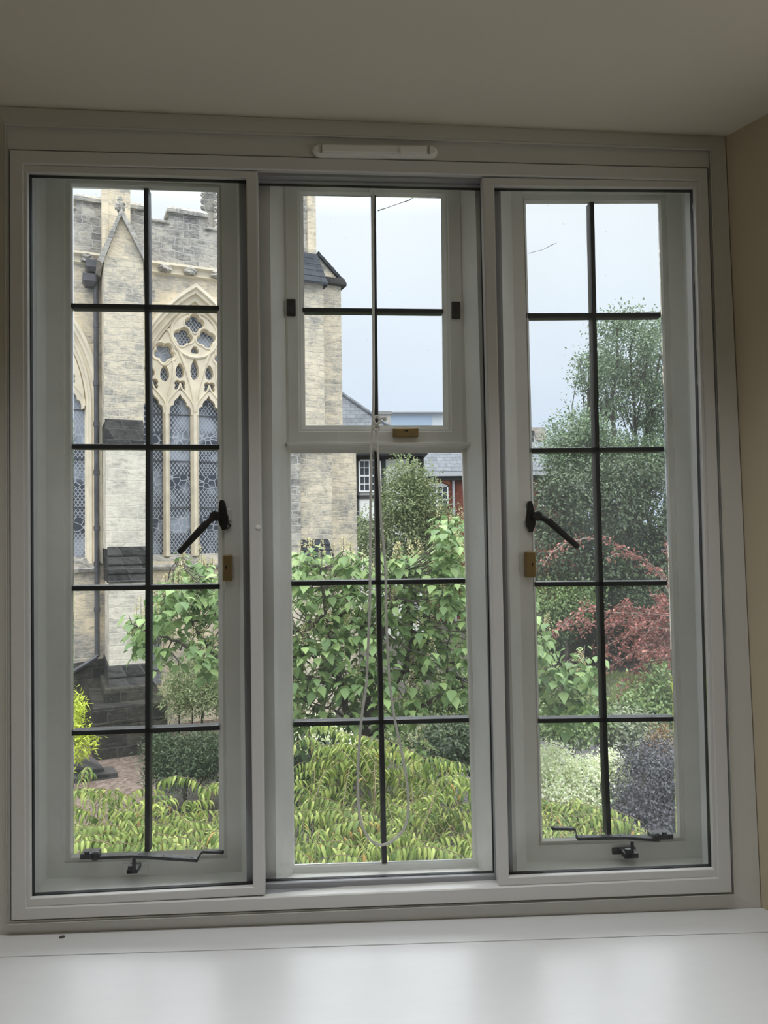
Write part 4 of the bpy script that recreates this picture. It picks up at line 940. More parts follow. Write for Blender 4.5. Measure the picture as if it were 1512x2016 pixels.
# white gable of the next house showing over the brick roof, at the left of the right casement
YW = 52.0
o = at(1050, 880, YW); wh = empty('gabled_house', (o.x, YW, GROUND), label='white gable and tiled roof end peeping over the slate roof in the right casement', cat='house')
g = G(); a, b = at(985, 900, YW), at(1062, 850, YW); g.box((a.x, YW, GROUND), (b.x, YW + 5, b.z)); obj('wall', g, M['render_white'], wh)
g = G(); p0, p1, p2, p3 = at(980, 842, YW - .2), at(1072, 841, YW - .2), at(1080, 868, YW - .2), at(1056, 866, YW - .2)
g.prism([p0, p1, p2, p3, at(1052, 848, YW - .2), at(980, 850, YW - .2)], (0, 5.4, 0)); obj('roof', g, plain('brown_tile', (.40, .36, .31), .8, var=.25, vscale=5), wh)
g = G(); hbox(g, 1044, 1050, 850, 872, YW, .06); obj('dark_window', g, M['dark_pane'], wh)
# pale office block and chimney far behind
YF = 70.0
o = at(810, 900, YF); off = empty('office_block', (o.x, YF, GROUND), label='pale blue modern office block far beyond the houses', cat='building')
g = G(); a, b = at(740, 870, YF), at(905, 812, YF); g.box((a.x, YF, GROUND), (b.x, YF + 12, b.z)); obj('wall', g, M['office_wall'], off)
g = G(); hbox(g, 745, 850, 819, 838, YF, .1); obj('window_band', g, M['office_glass'], off)
g = G(); hbox(g, 745, 850, 846, 866, YF, .1); obj('window_band', g, M['office_glass'], off)
g = G(); hbox(g, 735, 908, 811.5, 814, YF, .5); obj('roof_edge', g, M['grey_pipe'], off)
YQ = 46.0
o = at(757, 850, YQ); ch = empty('chimney_stack', (o.x, YQ, GROUND), label='grey brick chimney stack beside the knot of the cord', cat='chimney')
g = G(); a, b = at(744, 900, YQ), at(769, 813, YQ); g.box((a.x, YQ, GROUND), (b.x, YQ + .8, b.z)); obj('stack', g, plain('pale_brick', (.42, .40, .37), .85, var=.2, vscale=3), ch)
g = G(); a, b = at(742.5, 816, YQ), at(771, 810, YQ); g.box((a.x, YQ - .08, a.z), (b.x, YQ + .88, b.z)); obj('chimney_cap', g, plain('dark_brick_cap', (.26, .26, .25), .85), ch)

# ------------------------------------------------------------------ outside: the ground
def ground_patch(name, pts, z, m, lab, cat, kind='structure', thick=.06):
    g = G(); g.prism([Vector((x, y, z)) for x, y in pts], (0, 0, -thick)); return obj(name, g, m, label=lab, cat=cat, kind=kind)
ground_patch('ground', [(-70, 1), (90, 1), (90, 120), (-70, 120)], GROUND, M['earth'], 'dark earth of the garden beds', 'ground')
def gz(px, py, z=GROUND):
    p = at_z(px, py, z); return (p.x, p.y)
ground_patch('garden_path', [gz(130, 1700), gz(150, 1415), gz(440, 1415), gz(440, 1446), gz(310, 1470), gz(300, 1700)], GROUND + .03, M['mulch'], 'brown bark mulch path beside the church', 'path')
ground_patch('gravel_bed', [gz(760, 1560), gz(820, 1500), gz(960, 1500), gz(1330, 1500), gz(1330, 1420), gz(1050, 1420), gz(1000, 1600)], GROUND + .02, M['gravel'], 'grey gravel between the garden shrubs', 'gravel')
lawn_pts = [gz(735, 1478), gz(1270, 1412), gz(1330, 1330), gz(1040, 1318), gz(745, 1390)]
ground_patch('lawn_soil', lawn_pts, GROUND + .03, M['earth'], 'earth under the lawn', 'ground')

# ------------------------------------------------------------------ leaves and trees
def frames(d, up):
    d = d / np.maximum(np.linalg.norm(d, axis=1, keepdims=True), 1e-9)
    x = np.cross(d, up); x /= np.maximum(np.linalg.norm(x, axis=1, keepdims=True), 1e-9)
    return x, d, np.cross(x, d)
T_HEART = (np.array([(0, 0, 0), (-.30, .10, .05), (-.44, .36, .07), (-.24, .72, .02), (0, 1.08, -.16), (.24, .72, .02), (.44, .36, .07), (.30, .10, .05), (0, .42, -.03), (0, .74, -.06)]),
           [(0, 8, 2, 1), (8, 9, 3, 2), (9, 4, 3), (0, 7, 6, 8), (8, 6, 5, 9), (9, 5, 4)])
T_LANCE = (np.array([(0, 0, 0), (-.105, .22, .08), (0, .25, .04), (.105, .22, .08), (-.115, .52, .03), (0, .55, -.02), (.115, .52, .03), (-.06, .82, -.16), (0, .84, -.20), (.06, .82, -.16), (0, 1.0, -.38)]),
           [(0, 2, 1), (0, 3, 2), (1, 2, 5, 4), (2, 3, 6, 5), (4, 5, 8, 7), (5, 6, 9, 8), (7, 8, 10), (8, 9, 10)])
T_OVAL = (np.array([(0, 0, 0), (-.27, .45, .07), (0, 1, -.05), (.27, .45, .07)]), [(0, 2, 1), (0, 3, 2)])
T_SLIM = (np.array([(0, 0, 0), (-.11, .45, .03), (0, 1, -.04), (.11, .45, .03)]), [(0, 2, 1), (0, 3, 2)])
T_BLADE = (np.array([(-.06, 0, 0), (.06, 0, 0), (0, 1, .12)]), [(0, 1, 2)])
def leaves(name, pos, dirs, ups, size, T, m, parent=None, **k):
    pos = np.asarray(pos, float); n = len(pos)
    x, y, z = frames(np.asarray(dirs, float), np.asarray(ups, float)); s = np.asarray(size, float).reshape(n, 1, 1)
    t = T[0]
    V = pos[:, None, :] + s * (t[None, :, 0:1] * x[:, None, :] + t[None, :, 1:2] * y[:, None, :] + t[None, :, 2:3] * z[:, None, :])
    if parent: V = V - np.array(ROOT_LOC[root_of(parent).name])
    nv = len(t); V = V.reshape(-1, 3)
    loops = np.concatenate([np.array(f) for f in T[1]]); cnt = np.array([len(f) for f in T[1]])
    L = (loops[None, :] + (np.arange(n) * nv)[:, None]).ravel(); C = np.tile(cnt, n)
    me = bpy.data.meshes.new(name); me.vertices.add(len(V)); me.vertices.foreach_set('co', V.ravel())
    me.loops.add(len(L)); me.loops.foreach_set('vertex_index', L.astype(np.int32)); me.polygons.add(len(C))
    st = np.concatenate([[0], np.cumsum(C)[:-1]]); me.polygons.foreach_set('loop_start', st.astype(np.int32)); me.polygons.foreach_set('loop_total', C.astype(np.int32))
    me.update(calc_edges=True); me.validate()
    return link_mesh(name, me, m, parent, **k)
def rnd(n, k=3): return RNG.normal(size=(n, k))
def unit(a): return a / np.maximum(np.linalg.norm(a, axis=1, keepdims=True), 1e-9)
def blob(px, py, Y, rx, ry, rd):
    """ellipsoid at a real distance Y: centre, radii in metres"""
    k = (Y + 1.5) / F_PX; return (np.array(at(px, py, Y)), np.array((rx * k, rd, ry * k)))
def clumped(bl, n, per, spread, shell=.45):
    """n leaves in clumps over the ellipsoids, denser towards the outside"""
    w = np.array([b[1].prod() ** .67 for b in bl]); w /= w.sum(); P = []; D = []
    for (c, r), f in zip(bl, w):
        m = max(2, int(n * f / per)); u = unit(rnd(m)); rr = (shell + (1 - shell) * RNG.random((m, 1)) ** .5)
        cc = c + u * r * rr
        q = np.repeat(cc, per, 0) + rnd(m * per) * spread
        P.append(q); D.append(unit(q - c + rnd(m * per) * .1) )
    return np.concatenate(P), np.concatenate(D)
def limb(g, a, b, r0, r1, bend=.12, n=6):
    a, b = Vector(a), Vector(b); L = (b - a).length; off = Vector(rnd(1)[0]) * L * bend
    pts = [a.lerp(b, i / n) + off * math.sin(math.pi * i / n) * .5 + Vector(rnd(1)[0]) * L * .012 * (0 < i < n) for i in range(n + 1)]
    g.tube(pts, [r0 + (r1 - r0) * i / n for i in range(n + 1)], 6); return pts
def shrub(name, lab, cat, blobs, n, size, T, m, per=9, spread=None, base=None, trunk=.05, group=None, droop=.35, bark='bark', limbs=5, shell=.45, gl=GROUND):
    bl = [blob(*b) for b in blobs]
    cx = np.mean([b[0] for b in bl], 0)
    if base is None: base = (cx[0], cx[1])
    e = empty(name, (base[0], base[1], gl), label=lab, cat=cat, group=group)
    P, D = clumped(bl, n, per, spread if spread is not None else size * 1.6, shell)
    keep = P[:, 2] > gl + .02; P, D = P[keep], D[keep]; k = len(P)
    d = unit(D * .8 + rnd(k) * .6 + np.array((0, 0, -droop)))
    u = unit(D * .5 + rnd(k) * .35 + np.array((0, 0, .8)))
    leaves('foliage', P, d, u, size * RNG.uniform(.7, 1.25, k), T, m, e)
    g = G(); b0 = Vector((base[0], base[1], gl - .05))
    low = min(b[0][2] - b[1][2] * .6 for b in bl); fork = Vector((base[0], base[1], max(gl + .15, min(low, gl + 2.5) if low > gl else gl + .2)))
    limb(g, b0, fork, trunk * 1.25, trunk, .03)
    for c, r in bl:
        m_ = limb(g, fork, Vector(c), trunk * .5, trunk * .14)
        for i in range(limbs):
            t = Vector(c) + Vector(unit(rnd(1))[0] * r * .85); limb(g, m_[RNG.integers(2, 7)], t, trunk * .13, trunk * .04, .1, 4)
    obj('trunk', g, M[bark], e, fix=False); return e

# -- tall oak and the dark evergreens in the right casement
shrub('oak_tree', 'tall loose-crowned oak rising above the other trees in the right casement', 'tree',
      [(1240, 690, 31, 62, 70, 2.2), (1300, 700, 31, 60, 85, 2.2), (1165, 735, 30.4, 36, 42, 1.2), (1270, 790, 31, 62, 50, 2), (1195, 770, 30.7, 34, 60, 1.2), (1330, 820, 31.5, 55, 60, 2), (1160, 705, 30.6, 22, 16, .8), (1215, 640, 31, 40, 22, 1.2)],
      21000, .15, T_OVAL, M['leaf_oak'], 40, .27, base=(at(1212, 900, 31).x, 31), trunk=.34, limbs=6)
shrub('oak_tree', 'lower spreading oak to the left of the tall oak and over the slate roof', 'tree',
      [(1135, 855, 29, 52, 42, 1.6), (1095, 880, 28.6, 32, 24, 1), (1180, 900, 29, 60, 45, 1.8), (1260, 905, 29.6, 70, 46, 1.8), (1130, 915, 28.8, 50, 32, 1.4), (1160, 850, 29.4, 30, 24, 1), (1310, 880, 30, 40, 50, 1.5)],
      17000, .15, T_OVAL, M['leaf_oak'], 32, .26, base=(at(1165, 900, 29.4).x, 29.4), trunk=.28)
shrub('yew_tree', 'broad dark evergreen filling the middle of the right casement', 'tree',
      [(1110, 1000, 25, 62, 68, 1.6), (1190, 1000, 25.4, 72, 85, 1.8), (1275, 1010, 25.6, 70, 90, 1.8), (1085, 1090, 24.6, 52, 70, 1.4), (1160, 1110, 24.6, 70, 70, 1.4), (1250, 1120, 25, 75, 70, 1.5), (1310, 1110, 25, 40, 80, 1.5), (1110, 960, 25, 42, 36, 1.2), (1240, 950, 25.6, 60, 50, 1.4)],
      30000, .15, T_OVAL, M['leaf_dark'], 16, .24, base=(at(1180, 1100, 25.2).x, 25.2), trunk=.25, shell=.6, droop=.5)
shrub('bay_shrub', 'bushy mid green shrub below the dark evergreen at the left edge of the right casement', 'shrub',
      [(1085, 1185, 23, 45, 34, .9), (1130, 1190, 23, 36, 30, .8), (1155, 1175, 22.6, 16, 22, .5), (1075, 1230, 23.2, 40, 40, .9)],
      6500, .12, T_OVAL, M['leaf_mid'], 12, .18, trunk=.08)
shrub('laurel_shrub', 'dark laurel behind the red tree at the right edge of the view', 'shrub',
      [(1265, 1185, 23.6, 52, 42, 1), (1310, 1190, 23.6, 40, 60, 1), (1220, 1190, 24, 36, 36, 1)], 7500, .13, T_OVAL, M['leaf_dark'], 10, .2, trunk=.08)

def hedge(name, lab, x0, x1, y0, y1, Y, depth, m, n, size):
    a, b = at(x0, y1, Y), at(x1, y0, Y); z0, z1 = GROUND, b.z
    e = empty(name, ((a.x + b.x) / 2, Y + depth / 2, GROUND), label=lab, cat='hedge')
    P = []; D = []
    W, H = b.x - a.x, z1 - z0
    tot = W * H + W * depth + 2 * depth * H
    for area, f, nn in ((W * H, lambda q: np.stack([a.x + W * q[:, 0], Y + 0 * q[:, 0], z0 + H * q[:, 1]], 1), (0, -1, 0)), (W * depth, lambda q: np.stack([a.x + W * q[:, 0], Y + depth * q[:, 1], z1 + 0 * q[:, 0]], 1), (0, 0, 1)),
                        (depth * H, lambda q: np.stack([a.x + 0 * q[:, 0], Y + depth * q[:, 0], z0 + H * q[:, 1]], 1), (-1, 0, 0)), (depth * H, lambda q: np.stack([b.x + 0 * q[:, 0], Y + depth * q[:, 0], z0 + H * q[:, 1]], 1), (1, 0, 0))):
        k = int(n * area / tot); q = RNG.random((k, 2)); P.append(f(q) + rnd(k) * .035); D.append(np.tile(np.array(nn, float), (k, 1)))
    P, D = np.concatenate(P), np.concatenate(D); k = len(P)
    leaves('foliage', P, unit(D + rnd(k) * .7), unit(D + rnd(k) * .5), size * RNG.uniform(.7, 1.2, k), T_OVAL, m, e)
    g = G(); g.box((a.x + .06, Y + .06, z0 - .02), (b.x - .06, Y + depth - .06, z1 - .06)); obj('branches', g, M['bark'], e)
hedge('clipped_hedge', 'long low dark clipped hedge beyond the lawn behind the red branches', 1030, 1300, 1206, 1290, 25.2, 1.6, M['leaf_dark'], 9000, .11)
hedge('box_hedge', 'clipped green box hedge under the big-leaved tree at the right of the centre light', 838, 980, 1368, 1412, 18.6, 1.3, M['leaf_mid'], 5000, .085)
# lawn
def lawn():
    P = np.array([Vector((*p, 0)) for p in lawn_pts])[:, :2]; lo, hi = P.min(0), P.max(0); q = lo + (hi - lo) * RNG.random((30000, 2))
    ins = np.ones(len(q), bool); s = None
    for i in range(len(P)):
        a, b = P[i], P[(i + 1) % len(P)]; c = (b[0]-a[0]) * (q[:, 1]-a[1]) - (b[1]-a[1]) * (q[:, 0]-a[0]); s = np.sign(c.mean()) if s is None else s
        ins &= c * s > 0 if False else ((c > 0) if ORI else (c < 0))
    q = q[ins][:16000]; k = len(q); pos = np.concatenate([q, np.full((k, 1), GROUND + .02)], 1)
    leaves('lawn_grass', pos, unit(rnd(k) * .55 + np.array((0, 0, .7))), unit(rnd(k)), .14 * RNG.uniform(.7, 1.3, k), T_BLADE, M['grass'], label='mown green grass of the lawn beyond the shrubs', cat='grass', kind='stuff')
_a = sum(lawn_pts[i][0] * lawn_pts[(i + 1) % 5][1] - lawn_pts[(i + 1) % 5][0] * lawn_pts[i][1] for i in range(5)); ORI = _a > 0
lawn()

# -- copper red tree reaching in from the right
def sprays(lines, n_per, size, jit, T=T_OVAL, fan=.0):
    """leaves set along twigs (polylines)"""
    P, D, U = [], [], []
    for pts in lines:
        A = np.array([tuple(p) for p in pts]); seg = np.linalg.norm(np.diff(A, axis=0), axis=1); cum = np.concatenate([[0], np.cumsum(seg)])
        m = max(3, int(n_per * cum[-1])); t = RNG.random(m) * cum[-1]
        i = np.clip(np.searchsorted(cum, t) - 1, 0, len(seg) - 1); f = ((t - cum[i]) / seg[i])[:, None]
        q = A[i] * (1 - f) + A[i + 1] * f; ax = (A[i + 1] - A[i]) / seg[i][:, None]
        P.append(q + rnd(m) * jit); D.append(unit(ax * .7 + rnd(m) * .8 + np.array((0, 0, -.15)))); U.append(unit(rnd(m) * .5 + np.array((0, 0, 1))))
    return np.concatenate(P), np.concatenate(D), np.concatenate(U)
rb = at(1380, 1300, 14.5)
red = empty('copper_tree', (rb.x, rb.y, GROUND), label='red-leaved tree whose thin branches reach in from the right', cat='tree')
g = G(); lines = []
fork = Vector((rb.x, rb.y, at(1380, 1330, 14.5).z)); limb(g, (rb.x, rb.y, GROUND - .05), fork, .13, .10, .03)
RED = [[(1320, 1155), (1290, 1118), (1255, 1095), (1215, 1075), (1185, 1060)], [(1255, 1095), (1215, 1090), (1195, 1098)], [(1190, 1062), (1150, 1060), (1110, 1072), (1085, 1090), (1068, 1115)],
       [(1320, 1150), (1285, 1125), (1270, 1110)], [(1330, 1120), (1312, 1085), (1308, 1070)], [(1300, 1135), (1285, 1118), (1262, 1112)],
       [(1340, 1225), (1290, 1205), (1245, 1195), (1232, 1182)], [(1330, 1215), (1270, 1208), (1200, 1206), (1165, 1196), (1130, 1212), (1090, 1245), (1078, 1262)],
       [(1300, 1225), (1235, 1225), (1195, 1230), (1150, 1222), (1110, 1235)], [(1300, 1240), (1240, 1250), (1200, 1268), (1188, 1275)], [(1330, 1260), (1280, 1270), (1240, 1290), (1205, 1310), (1190, 1325)],
       [(1340, 1290), (1290, 1300), (1250, 1320), (1225, 1345)], [(1330, 1200), (1312, 1180), (1304, 1178)], [(1340, 1245), (1290, 1235), (1250, 1235)], [(1345, 1320), (1300, 1320), (1270, 1335)], [(1345, 1210), (1300, 1215), (1262, 1215), (1240, 1218)], [(1345, 1275), (1300, 1260), (1265, 1255)], [(1350, 1300), (1310, 1280), (1275, 1285), (1255, 1300)],
       [(1350, 1350), (1310, 1345), (1280, 1360)], [(1345, 1235), (1320, 1250), (1290, 1280)]]
for i, pl_ in enumerate(RED):
    Yd = 14.5 + RNG.uniform(-.8, .6)
    pts = [at(x, y, Yd - .12 * j) for j, (x, y) in enumerate(pl_)]
    pl_[0][0] > 1295 and limb(g, fork, pts[0], .035, .02, .06); g.tube(pts, [.02 - .014 * j / (len(pts) - 1) for j in range(len(pts))], 5); lines.append(pts)
    if i > 5:
        for _ in range(9):
            j = RNG.integers(0, len(pts) - 1); a = pts[j].lerp(pts[j + 1], RNG.random()); b = a + Vector((-RNG.uniform(.05, .5), RNG.uniform(-.4, .4), RNG.uniform(-.35, .22)))
            if i in (6, 7) and b.x < 4.2: continue
            g.tube([a, a.lerp(b, .5) + Vector((0, 0, .04)), b], [.008, .006, .003], 4); lines.append([a, b])
obj('branches', g, M['bark_pale'], red, fix=False)
P, D, U = sprays(lines, 62, .1, .05); k = len(P); leaves('foliage', P, D, U, .085 * RNG.uniform(.7, 1.3, k), T_OVAL, M['leaf_red'], red)

# -- shrubs in the lower right
shrub('variegated_shrub', 'pale cream-green variegated shrub low in the right casement', 'shrub',
      [(1160, 1535, 8.6, 52, 44, .45), (1205, 1520, 8.7, 24, 42, .35), (1090, 1500, 8.9, 40, 32, .4), (1080, 1545, 8.6, 30, 36, .35), (1190, 1580, 8.4, 36, 36, .35), (1130, 1580, 8.4, 50, 40, .4)], 13000, .05, T_OVAL, M['leaf_pale'], 16, .055, trunk=.03, base=(at(1140, 1560, 8.7).x, 8.7))
shrub('smoke_bush', 'dusky purple-grey bush at the bottom right of the right casement', 'shrub',
      [(1275, 1545, 8.2, 62, 75, .6), (1320, 1570, 8.2, 40, 90, .5), (1255, 1610, 7.9, 58, 48, .5), (1310, 1500, 8.5, 46, 46, .5), (1215, 1590, 8.2, 30, 50, .4), (1350, 1640, 8, 60, 60, .5)], 17000, .045, T_OVAL, M['leaf_purple'], 12, .08, trunk=.04, base=(at(1280, 1560, 8.2).x, 8.2), droop=.6)
shrub('garden_shrub', 'mid green shrub at the foot of the red tree', 'shrub',
      [(1280, 1380, 13, 50, 38, .6), (1310, 1350, 13, 36, 36, .5), (1240, 1400, 12.8, 40, 26, .5), (1300, 1420, 12.6, 46, 28, .5)], 3600, .10, T_OVAL, M['leaf_mid'], 8, .11, trunk=.04)
shrub('garden_shrub', 'grey-green ground shrub between the lawn and the purple bush', 'shrub',
      [(1235, 1425, 11.6, 48, 24, .5), (1200, 1440, 11.4, 26, 22, .4), (1270, 1460, 11.2, 40, 26, .45)], 2600, .09, T_OVAL, M['leaf_grey'], 8, .1, trunk=.03)
shrub('garden_shrub', 'leafy dark shrub above the variegated shrub at the left of the right casement', 'shrub',
      [(1085, 1425, 11.2, 40, 26, .5), (1130, 1432, 11.2, 44, 26, .5), (1165, 1415, 11.4, 28, 26, .4)], 2600, .09, T_OVAL, M['leaf_mid'], 8, .1, trunk=.03)
shrub('rusty_shrub', 'small orange-brown shrub at the right edge above the purple bush', 'shrub', [(1300, 1455, 10.4, 16, 26, .2), (1288, 1468, 10.4, 12, 16, .2)], 600, .07, T_OVAL, M['leaf_rust'], 8, .06, trunk=.02)

# -- shrubs by the church, left casement
shrub('rosemary_bush', 'feathery green-gold bush beside the church door steps', 'shrub',
      [(375, 1345, 15.6, 50, 34, .6), (400, 1375, 15.3, 50, 32, .6), (345, 1375, 15.2, 26, 24, .4), (415, 1320, 16, 36, 34, .5), (460, 1360, 15.6, 46, 46, .6)], 9000, .11, T_SLIM, M['leaf_olive'], 10, .12, trunk=.03, droop=-.3)
shrub('juniper_bush', 'low dark green juniper spreading on the mulch in the left casement', 'shrub',
      [(370, 1490, 12.2, 70, 34, .6), (320, 1480, 12.2, 32, 28, .45), (420, 1485, 12.2, 52, 38, .55), (350, 1520, 11.9, 56, 20, .5)], 12000, .09, T_SLIM, M['leaf_dark'], 10, .09, trunk=.03, droop=-.1)
shrub('golden_conifer', 'bright yellow-green conifer at the left edge of the left casement', 'shrub',
      [(138, 1425, 9.2, 26, 40, .35), (152, 1462, 9.1, 32, 26, .35), (125, 1400, 9.3, 36, 40, .35), (120, 1470, 9.1, 40, 40, .35)], 2400, .085, T_SLIM, M['leaf_yellow'], 9, .05, trunk=.03, base=(at(110, 1450, 9.2).x, 9.2), droop=.2)
def slab(pts, top, lab):
    g = G(); q = [at_z(x, y, top) for x, y in pts]; g.prism(q, (0, 0, GROUND - .02 - top)); obj('stone_slab', g, M['dark_slab'], label=lab, cat='stone slab', group='stone slabs in the mulch', bevel=.015)
slab([(120, 1498), (186, 1491), (205, 1512), (120, 1516)], GROUND + .22, 'upper dark stone slab below the yellow conifer')
slab([(120, 1526), (150, 1518), (222, 1508), (232, 1520), (160, 1531), (120, 1534)], GROUND + .14, 'lower dark stone slab lying in front of the upper one')
# centre understory
shrub('garden_shrub', 'dark leafy bush under the big-leaved tree at the left of the centre light', 'shrub',
      [(610, 1500, 9.6, 60, 44, .6), (660, 1530, 9.2, 56, 44, .6), (590, 1560, 9, 50, 50, .6)], 3400, .10, T_OVAL, M['leaf_dark'], 8, .11, trunk=.04)
shrub('garden_shrub', 'pale flowering shrub behind the fork of the big-leaved tree trunk', 'shrub',
      [(620, 1445, 12.6, 50, 22, .5), (655, 1455, 12.6, 44, 22, .5), (590, 1460, 12.4, 36, 26, .5)], 2600, .085, T_OVAL, M['leaf_pale'], 8, .09, trunk=.03)
shrub('garden_shrub', 'dark evergreen bush right of the trunk above the grey gravel', 'shrub',
      [(880, 1465, 11.4, 62, 40, .7), (930, 1455, 11.6, 50, 46, .6), (840, 1490, 11.2, 30, 34, .5)], 4200, .09, T_OVAL, M['leaf_dark'], 8, .1, trunk=.04)
shrub('garden_shrub', 'light green bush on the lawn edge right of the tree trunk', 'shrub',
      [(785, 1455, 12.4, 34, 36, .5), (810, 1490, 12, 30, 36, .5)], 2200, .085, T_OVAL, M['leaf_olive'], 8, .09, trunk=.03)

# -- olive-green tree in front of the houses
shrub('willow_tree', 'feathery olive-green tree in front of the half-timbered house', 'tree',
      [(790, 985, 24.6, 42, 50, .9), (830, 1010, 24.8, 42, 56, .9), (800, 1060, 24.6, 60, 56, 1), (795, 935, 24.8, 22, 30, .6), (828, 950, 24.9, 16, 26, .5), (735, 1075, 24.4, 36, 44, .8), (865, 1040, 24.6, 36, 40, .8), (715, 1045, 24.5, 18, 26, .5), (850, 1090, 24.4, 50, 50, .8)],
      19000, .125, T_OVAL, M['leaf_olive'], 12, .22, trunk=.11, droop=.1)

# -- the big-leaved tree in the middle distance
tb = at(706, 1500, 8.6)
big = empty('foxglove_tree', (tb.x, 8.6, GROUND), label='big heart-leaved tree with cream flower spikes filling the centre light', cat='tree')
g = G()
forkp = at(716, 1452, 8.6)
limb(g, (tb.x, 8.6, GROUND - .05), forkp, .10, .085, .03)
LIMBS = [[(716, 1452), (690, 1420), (668, 1340), (648, 1270), (640, 1190), (625, 1110)], [(716, 1452), (722, 1390), (735, 1300), (760, 1210), (770, 1130)], [(722, 1400), (790, 1330), (810, 1250), (800, 1190)],
         [(716, 1452), (775, 1420), (850, 1380), (880, 1358), (925, 1350), (1010, 1330), (1090, 1330)], [(668, 1345), (560, 1330), (480, 1318), (425, 1300), (360, 1268), (310, 1250), (268, 1235)], [(425, 1300), (390, 1245), (350, 1200), (330, 1150), (345, 1105)],
         [(640, 1210), (600, 1240), (580, 1235)], [(770, 1200), (850, 1140), (880, 1080), (885, 1030)], [(880, 1358), (880, 1290), (890, 1220), (895, 1150)], [(660, 1320), (610, 1290), (585, 1285)], [(1000, 1333), (1040, 1300), (1068, 1250), (1068, 1210)], [(1060, 1330), (1110, 1300), (1150, 1285)], [(480, 1318), (440, 1250), (420, 1190), (410, 1150)], [(745, 1270), (690, 1200), (680, 1130)], [(690, 1420), (640, 1390), (600, 1380)], [(790, 1330), (830, 1310), (850, 1330)], [(1090, 1330), (1120, 1360), (1140, 1390)], [(716, 1430), (760, 1460), (815, 1480), (835, 1500)]]
nodes = []
for i, pl_ in enumerate(LIMBS):
    Y0, Y1 = 8.6, 8.6 + RNG.uniform(-.9, .7)
    px_ = smooth_px(pl_, 5); m = len(px_)
    pts = [at(x, y, Y0 + (Y1 - Y0) * j / m) + Vector(rnd(1)[0]) * .012 for j, (x, y) in enumerate(px_)]
    r0 = .062 if i < 2 else .042 if i < 5 else .024
    g.tube(pts, [r0 * (1 - .82 * j / (m - 1)) for j in range(m)], 7); nodes += pts[3:]
REG = [((575, 1085), (915, 1160), 58), ((575, 1150), (915, 1260), 100), ((575, 1250), (915, 1345), 84), ((575, 1335), (835, 1415), 46), ((862, 1010), (912, 1100), 22), ((820, 1085), (915, 1140), 14), ((580, 1078), (615, 1110), 5), ((670, 1085), (700, 1110), 6), ((775, 1095), (830, 1120), 8),
       ((325, 1095), (432, 1160), 20), ((300, 1150), (432, 1215), 28), ((245, 1205), (300, 1265), 11), ((300, 1215), (432, 1285), 20), ((380, 1285), (432, 1320), 5), ((1050, 1265), (1110, 1330), 16), ((1050, 1225), (1080, 1270), 7), ((1060, 1320), (1165, 1395), 26), ((1120, 1270), (1175, 1330), 10), ((430, 1120), (575, 1380), 40), ((910, 1150), (1050, 1380), 40), ((800, 1440), (840, 1510), 7), ((580, 1440), (600, 1460), 2), ((1075, 1380), (1130, 1415), 7), ((850, 1330), (915, 1352), 5)]
NA = np.array([tuple(p) for p in nodes])
cen, hero = [], []
for (x0, y0), (x1, y1), n in REG:
    for _ in range(int(n * 1.35)):
        p = at(RNG.uniform(x0, x1), RNG.uniform(y0, y1), 8.6 + RNG.uniform(-1.0, .9)); cen.append(p)
LP, LD, LU, LS, FP, FD, FS = [], [], [], [], [], [], []
gt = G()
for p in cen:
    q = Vector(NA[np.argmin(((NA - np.array(p)) ** 2).sum(1))])
    if (p - q).length > .05:
        mid = q.lerp(p, .55) + Vector((0, 0, -.06)); gt.tube([q, mid, p], [.010, .007, .004], 4, caps=False)
    k = RNG.integers(6, 10); a0 = RNG.random() * 6.28
    for j in range(k):
        a = a0 + j * 2.4; el = RNG.uniform(-.9, .35)
        d = np.array((math.cos(a), math.sin(a), el)); d /= np.linalg.norm(d)
        LP.append(np.array(p) + d * RNG.uniform(.03, .09) + np.array((0, 0, RNG.uniform(-.20, .05)))); LD.append(d + np.array((0, 0, -.45))); LU.append(np.array((d[0] * .35, d[1] * .35, 1)) + RNG.normal(size=3) * .15); LS.append(RNG.uniform(.085, .165))
    if RNG.random() < .45:
        h = RNG.uniform(.12, .25); gt.tube([p, p + Vector((0, 0, h))], [.004, .002], 4, caps=False)
        for j in range(40):
            t = RNG.random(); a = RNG.random() * 6.28; r = .034 * (1 - t) + .006
            FP.append(np.array(p) + np.array((math.cos(a) * r, math.sin(a) * r, t * h))); FD.append((math.cos(a), math.sin(a), .7)); FS.append(RNG.uniform(.018, .036))
g.v and obj('trunk', g, M['bark'], big, fix=False)
obj('twigs', gt, M['bark'], big, fix=False)
leaves('foliage', LP, LD, LU, LS, T_HEART, M['leaf_big'], big)
leaves('flower_spikes', FP, FD, rnd(len(FP)), FS, T_OVAL, M['blossom'], big)

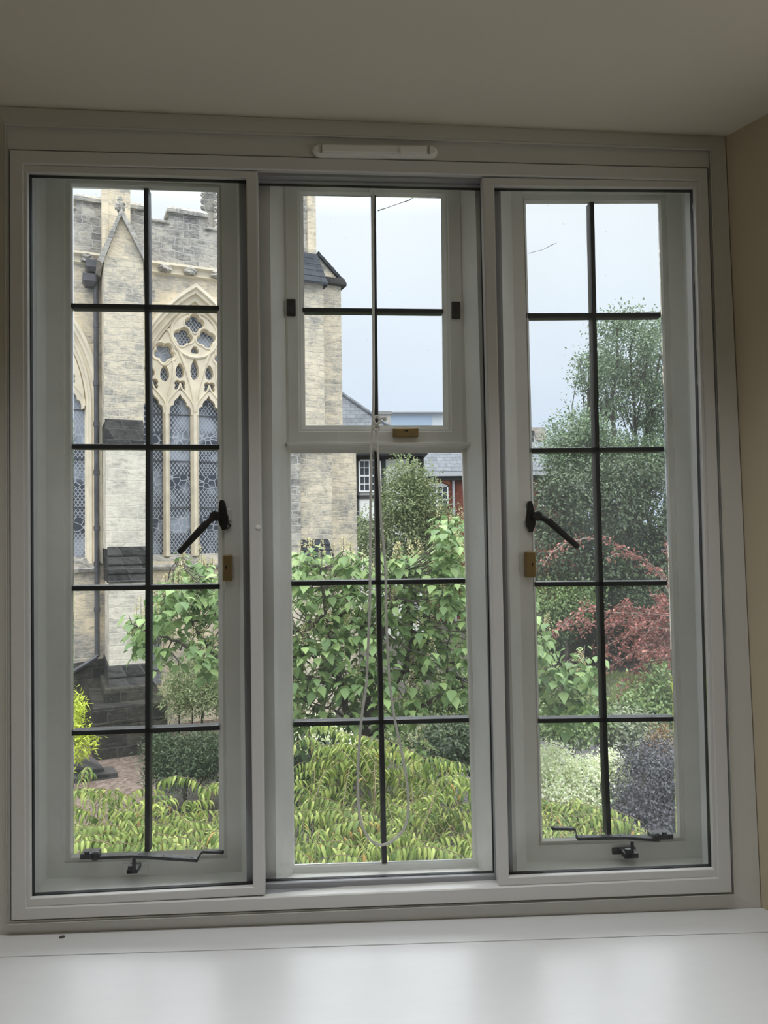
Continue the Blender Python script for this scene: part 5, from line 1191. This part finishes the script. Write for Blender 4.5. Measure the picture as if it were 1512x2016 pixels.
# -- the near shrub with drooping leaves at the foot of the window
def near_shrub(name, lab, specs, base, twig_seed):
    e = empty(name, (base[0], base[1], GROUND), label=lab, cat='shrub')
    LP, LD, LU, LS = [], [], [], []
    g = G(); hub = Vector((base[0], base[1], GROUND + .9)); g.tube([Vector((base[0], base[1], GROUND - .05)), hub], [.07, .055], 8)
    for (x0, x1, y0, y1, Y0, Y1, n) in specs:
        for _ in range(n):
            Y = RNG.uniform(Y0, Y1); f = (Y - Y0) / max(.01, Y1 - Y0)
            x = RNG.uniform(x0, x1); yy = y1 + (y0 - y1) * f + RNG.uniform(-22, 26)
            tip = at(x, yy, Y)
            ang = RNG.uniform(0, 6.28); L = RNG.uniform(.4, .75)
            if RNG.random() < .6: ang = math.atan2(tip.y - base[1], tip.x - base[0]) + RNG.normal() * .7
            dirv = Vector((math.cos(ang), math.sin(ang), 0)); a = tip - dirv * L + Vector((0, 0, -.05)); m = 9
            pts = [a + dirv * (L * i / m) + Vector((0, 0, .17 * math.sin(math.pi * .75 * i / m) - .03)) + Vector(rnd(1)[0]) * .004 for i in range(m + 1)]
            g.tube(pts, [.0036 - .0026 * i / m for i in range(m + 1)], 4, caps=False)
            if RNG.random() < .3: limb(g, hub, a, .012, .004, .12, 5)
            side = dirv.cross(Vector((0, 0, 1))); s = 1; nl = int(L / .021)
            for i in range(nl):
                t = .06 + .94 * i / nl; j = min(m - 1, int(t * m)); q = pts[j].lerp(pts[j + 1], t * m - j); s = -s
                d = side * s * RNG.uniform(.35, .9) + dirv * RNG.uniform(.15, .6) + Vector((0, 0, -RNG.uniform(.35, 1.0)))
                LP.append(q); LD.append(d); LU.append(Vector((0, 0, 1)) + side * s * .5 + Vector(rnd(1)[0]) * .12); LS.append(RNG.uniform(.07, .115) * (1 - .35 * max(0, t - .75) * 4 * .5))
    obj('stems', g, M['twig_red'], e, fix=False)
    leaves('foliage', [tuple(p) for p in LP], [tuple(p) for p in LD], [tuple(p) for p in LU], LS, T_LANCE, M['leaf_cherry'], e)
near_shrub('drooping_shrub', 'near shrub of drooping yellow-green leaves along the bottom of the left casement',
    [(60, 290, 1600, 1740, 3.3, 4.4, 46), (270, 560, 1560, 1740, 3.3, 5.0, 76), (60, 230, 1560, 1590, 4.4, 5.0, 8)], (at(300, 1700, 4.2).x, 4.2), 1)
near_shrub('drooping_shrub', 'near shrub of drooping yellow-green leaves and red stems at the bottom of the centre light',
    [(560, 760, 1500, 1740, 3.2, 5.2, 82), (700, 960, 1530, 1740, 3.2, 5.2, 82), (640, 780, 1455, 1520, 4.6, 5.0, 12), (570, 680, 1462, 1500, 4.8, 5.1, 9), (870, 960, 1510, 1560, 4.2, 4.6, 10), (760, 830, 1500, 1540, 4.6, 5, 6)], (at(770, 1700, 4.2).x, 4.2), 2)
near_shrub('drooping_shrub', 'near shrub of drooping yellow leaves at the bottom left of the right casement',
    [(1000, 1150, 1595, 1720, 3.3, 4.3, 70), (1120, 1200, 1620, 1720, 3.3, 4.1, 40), (1170, 1215, 1585, 1610, 4.0, 4.2, 4)], (at(1110, 1720, 3.9).x, 3.9), 3)
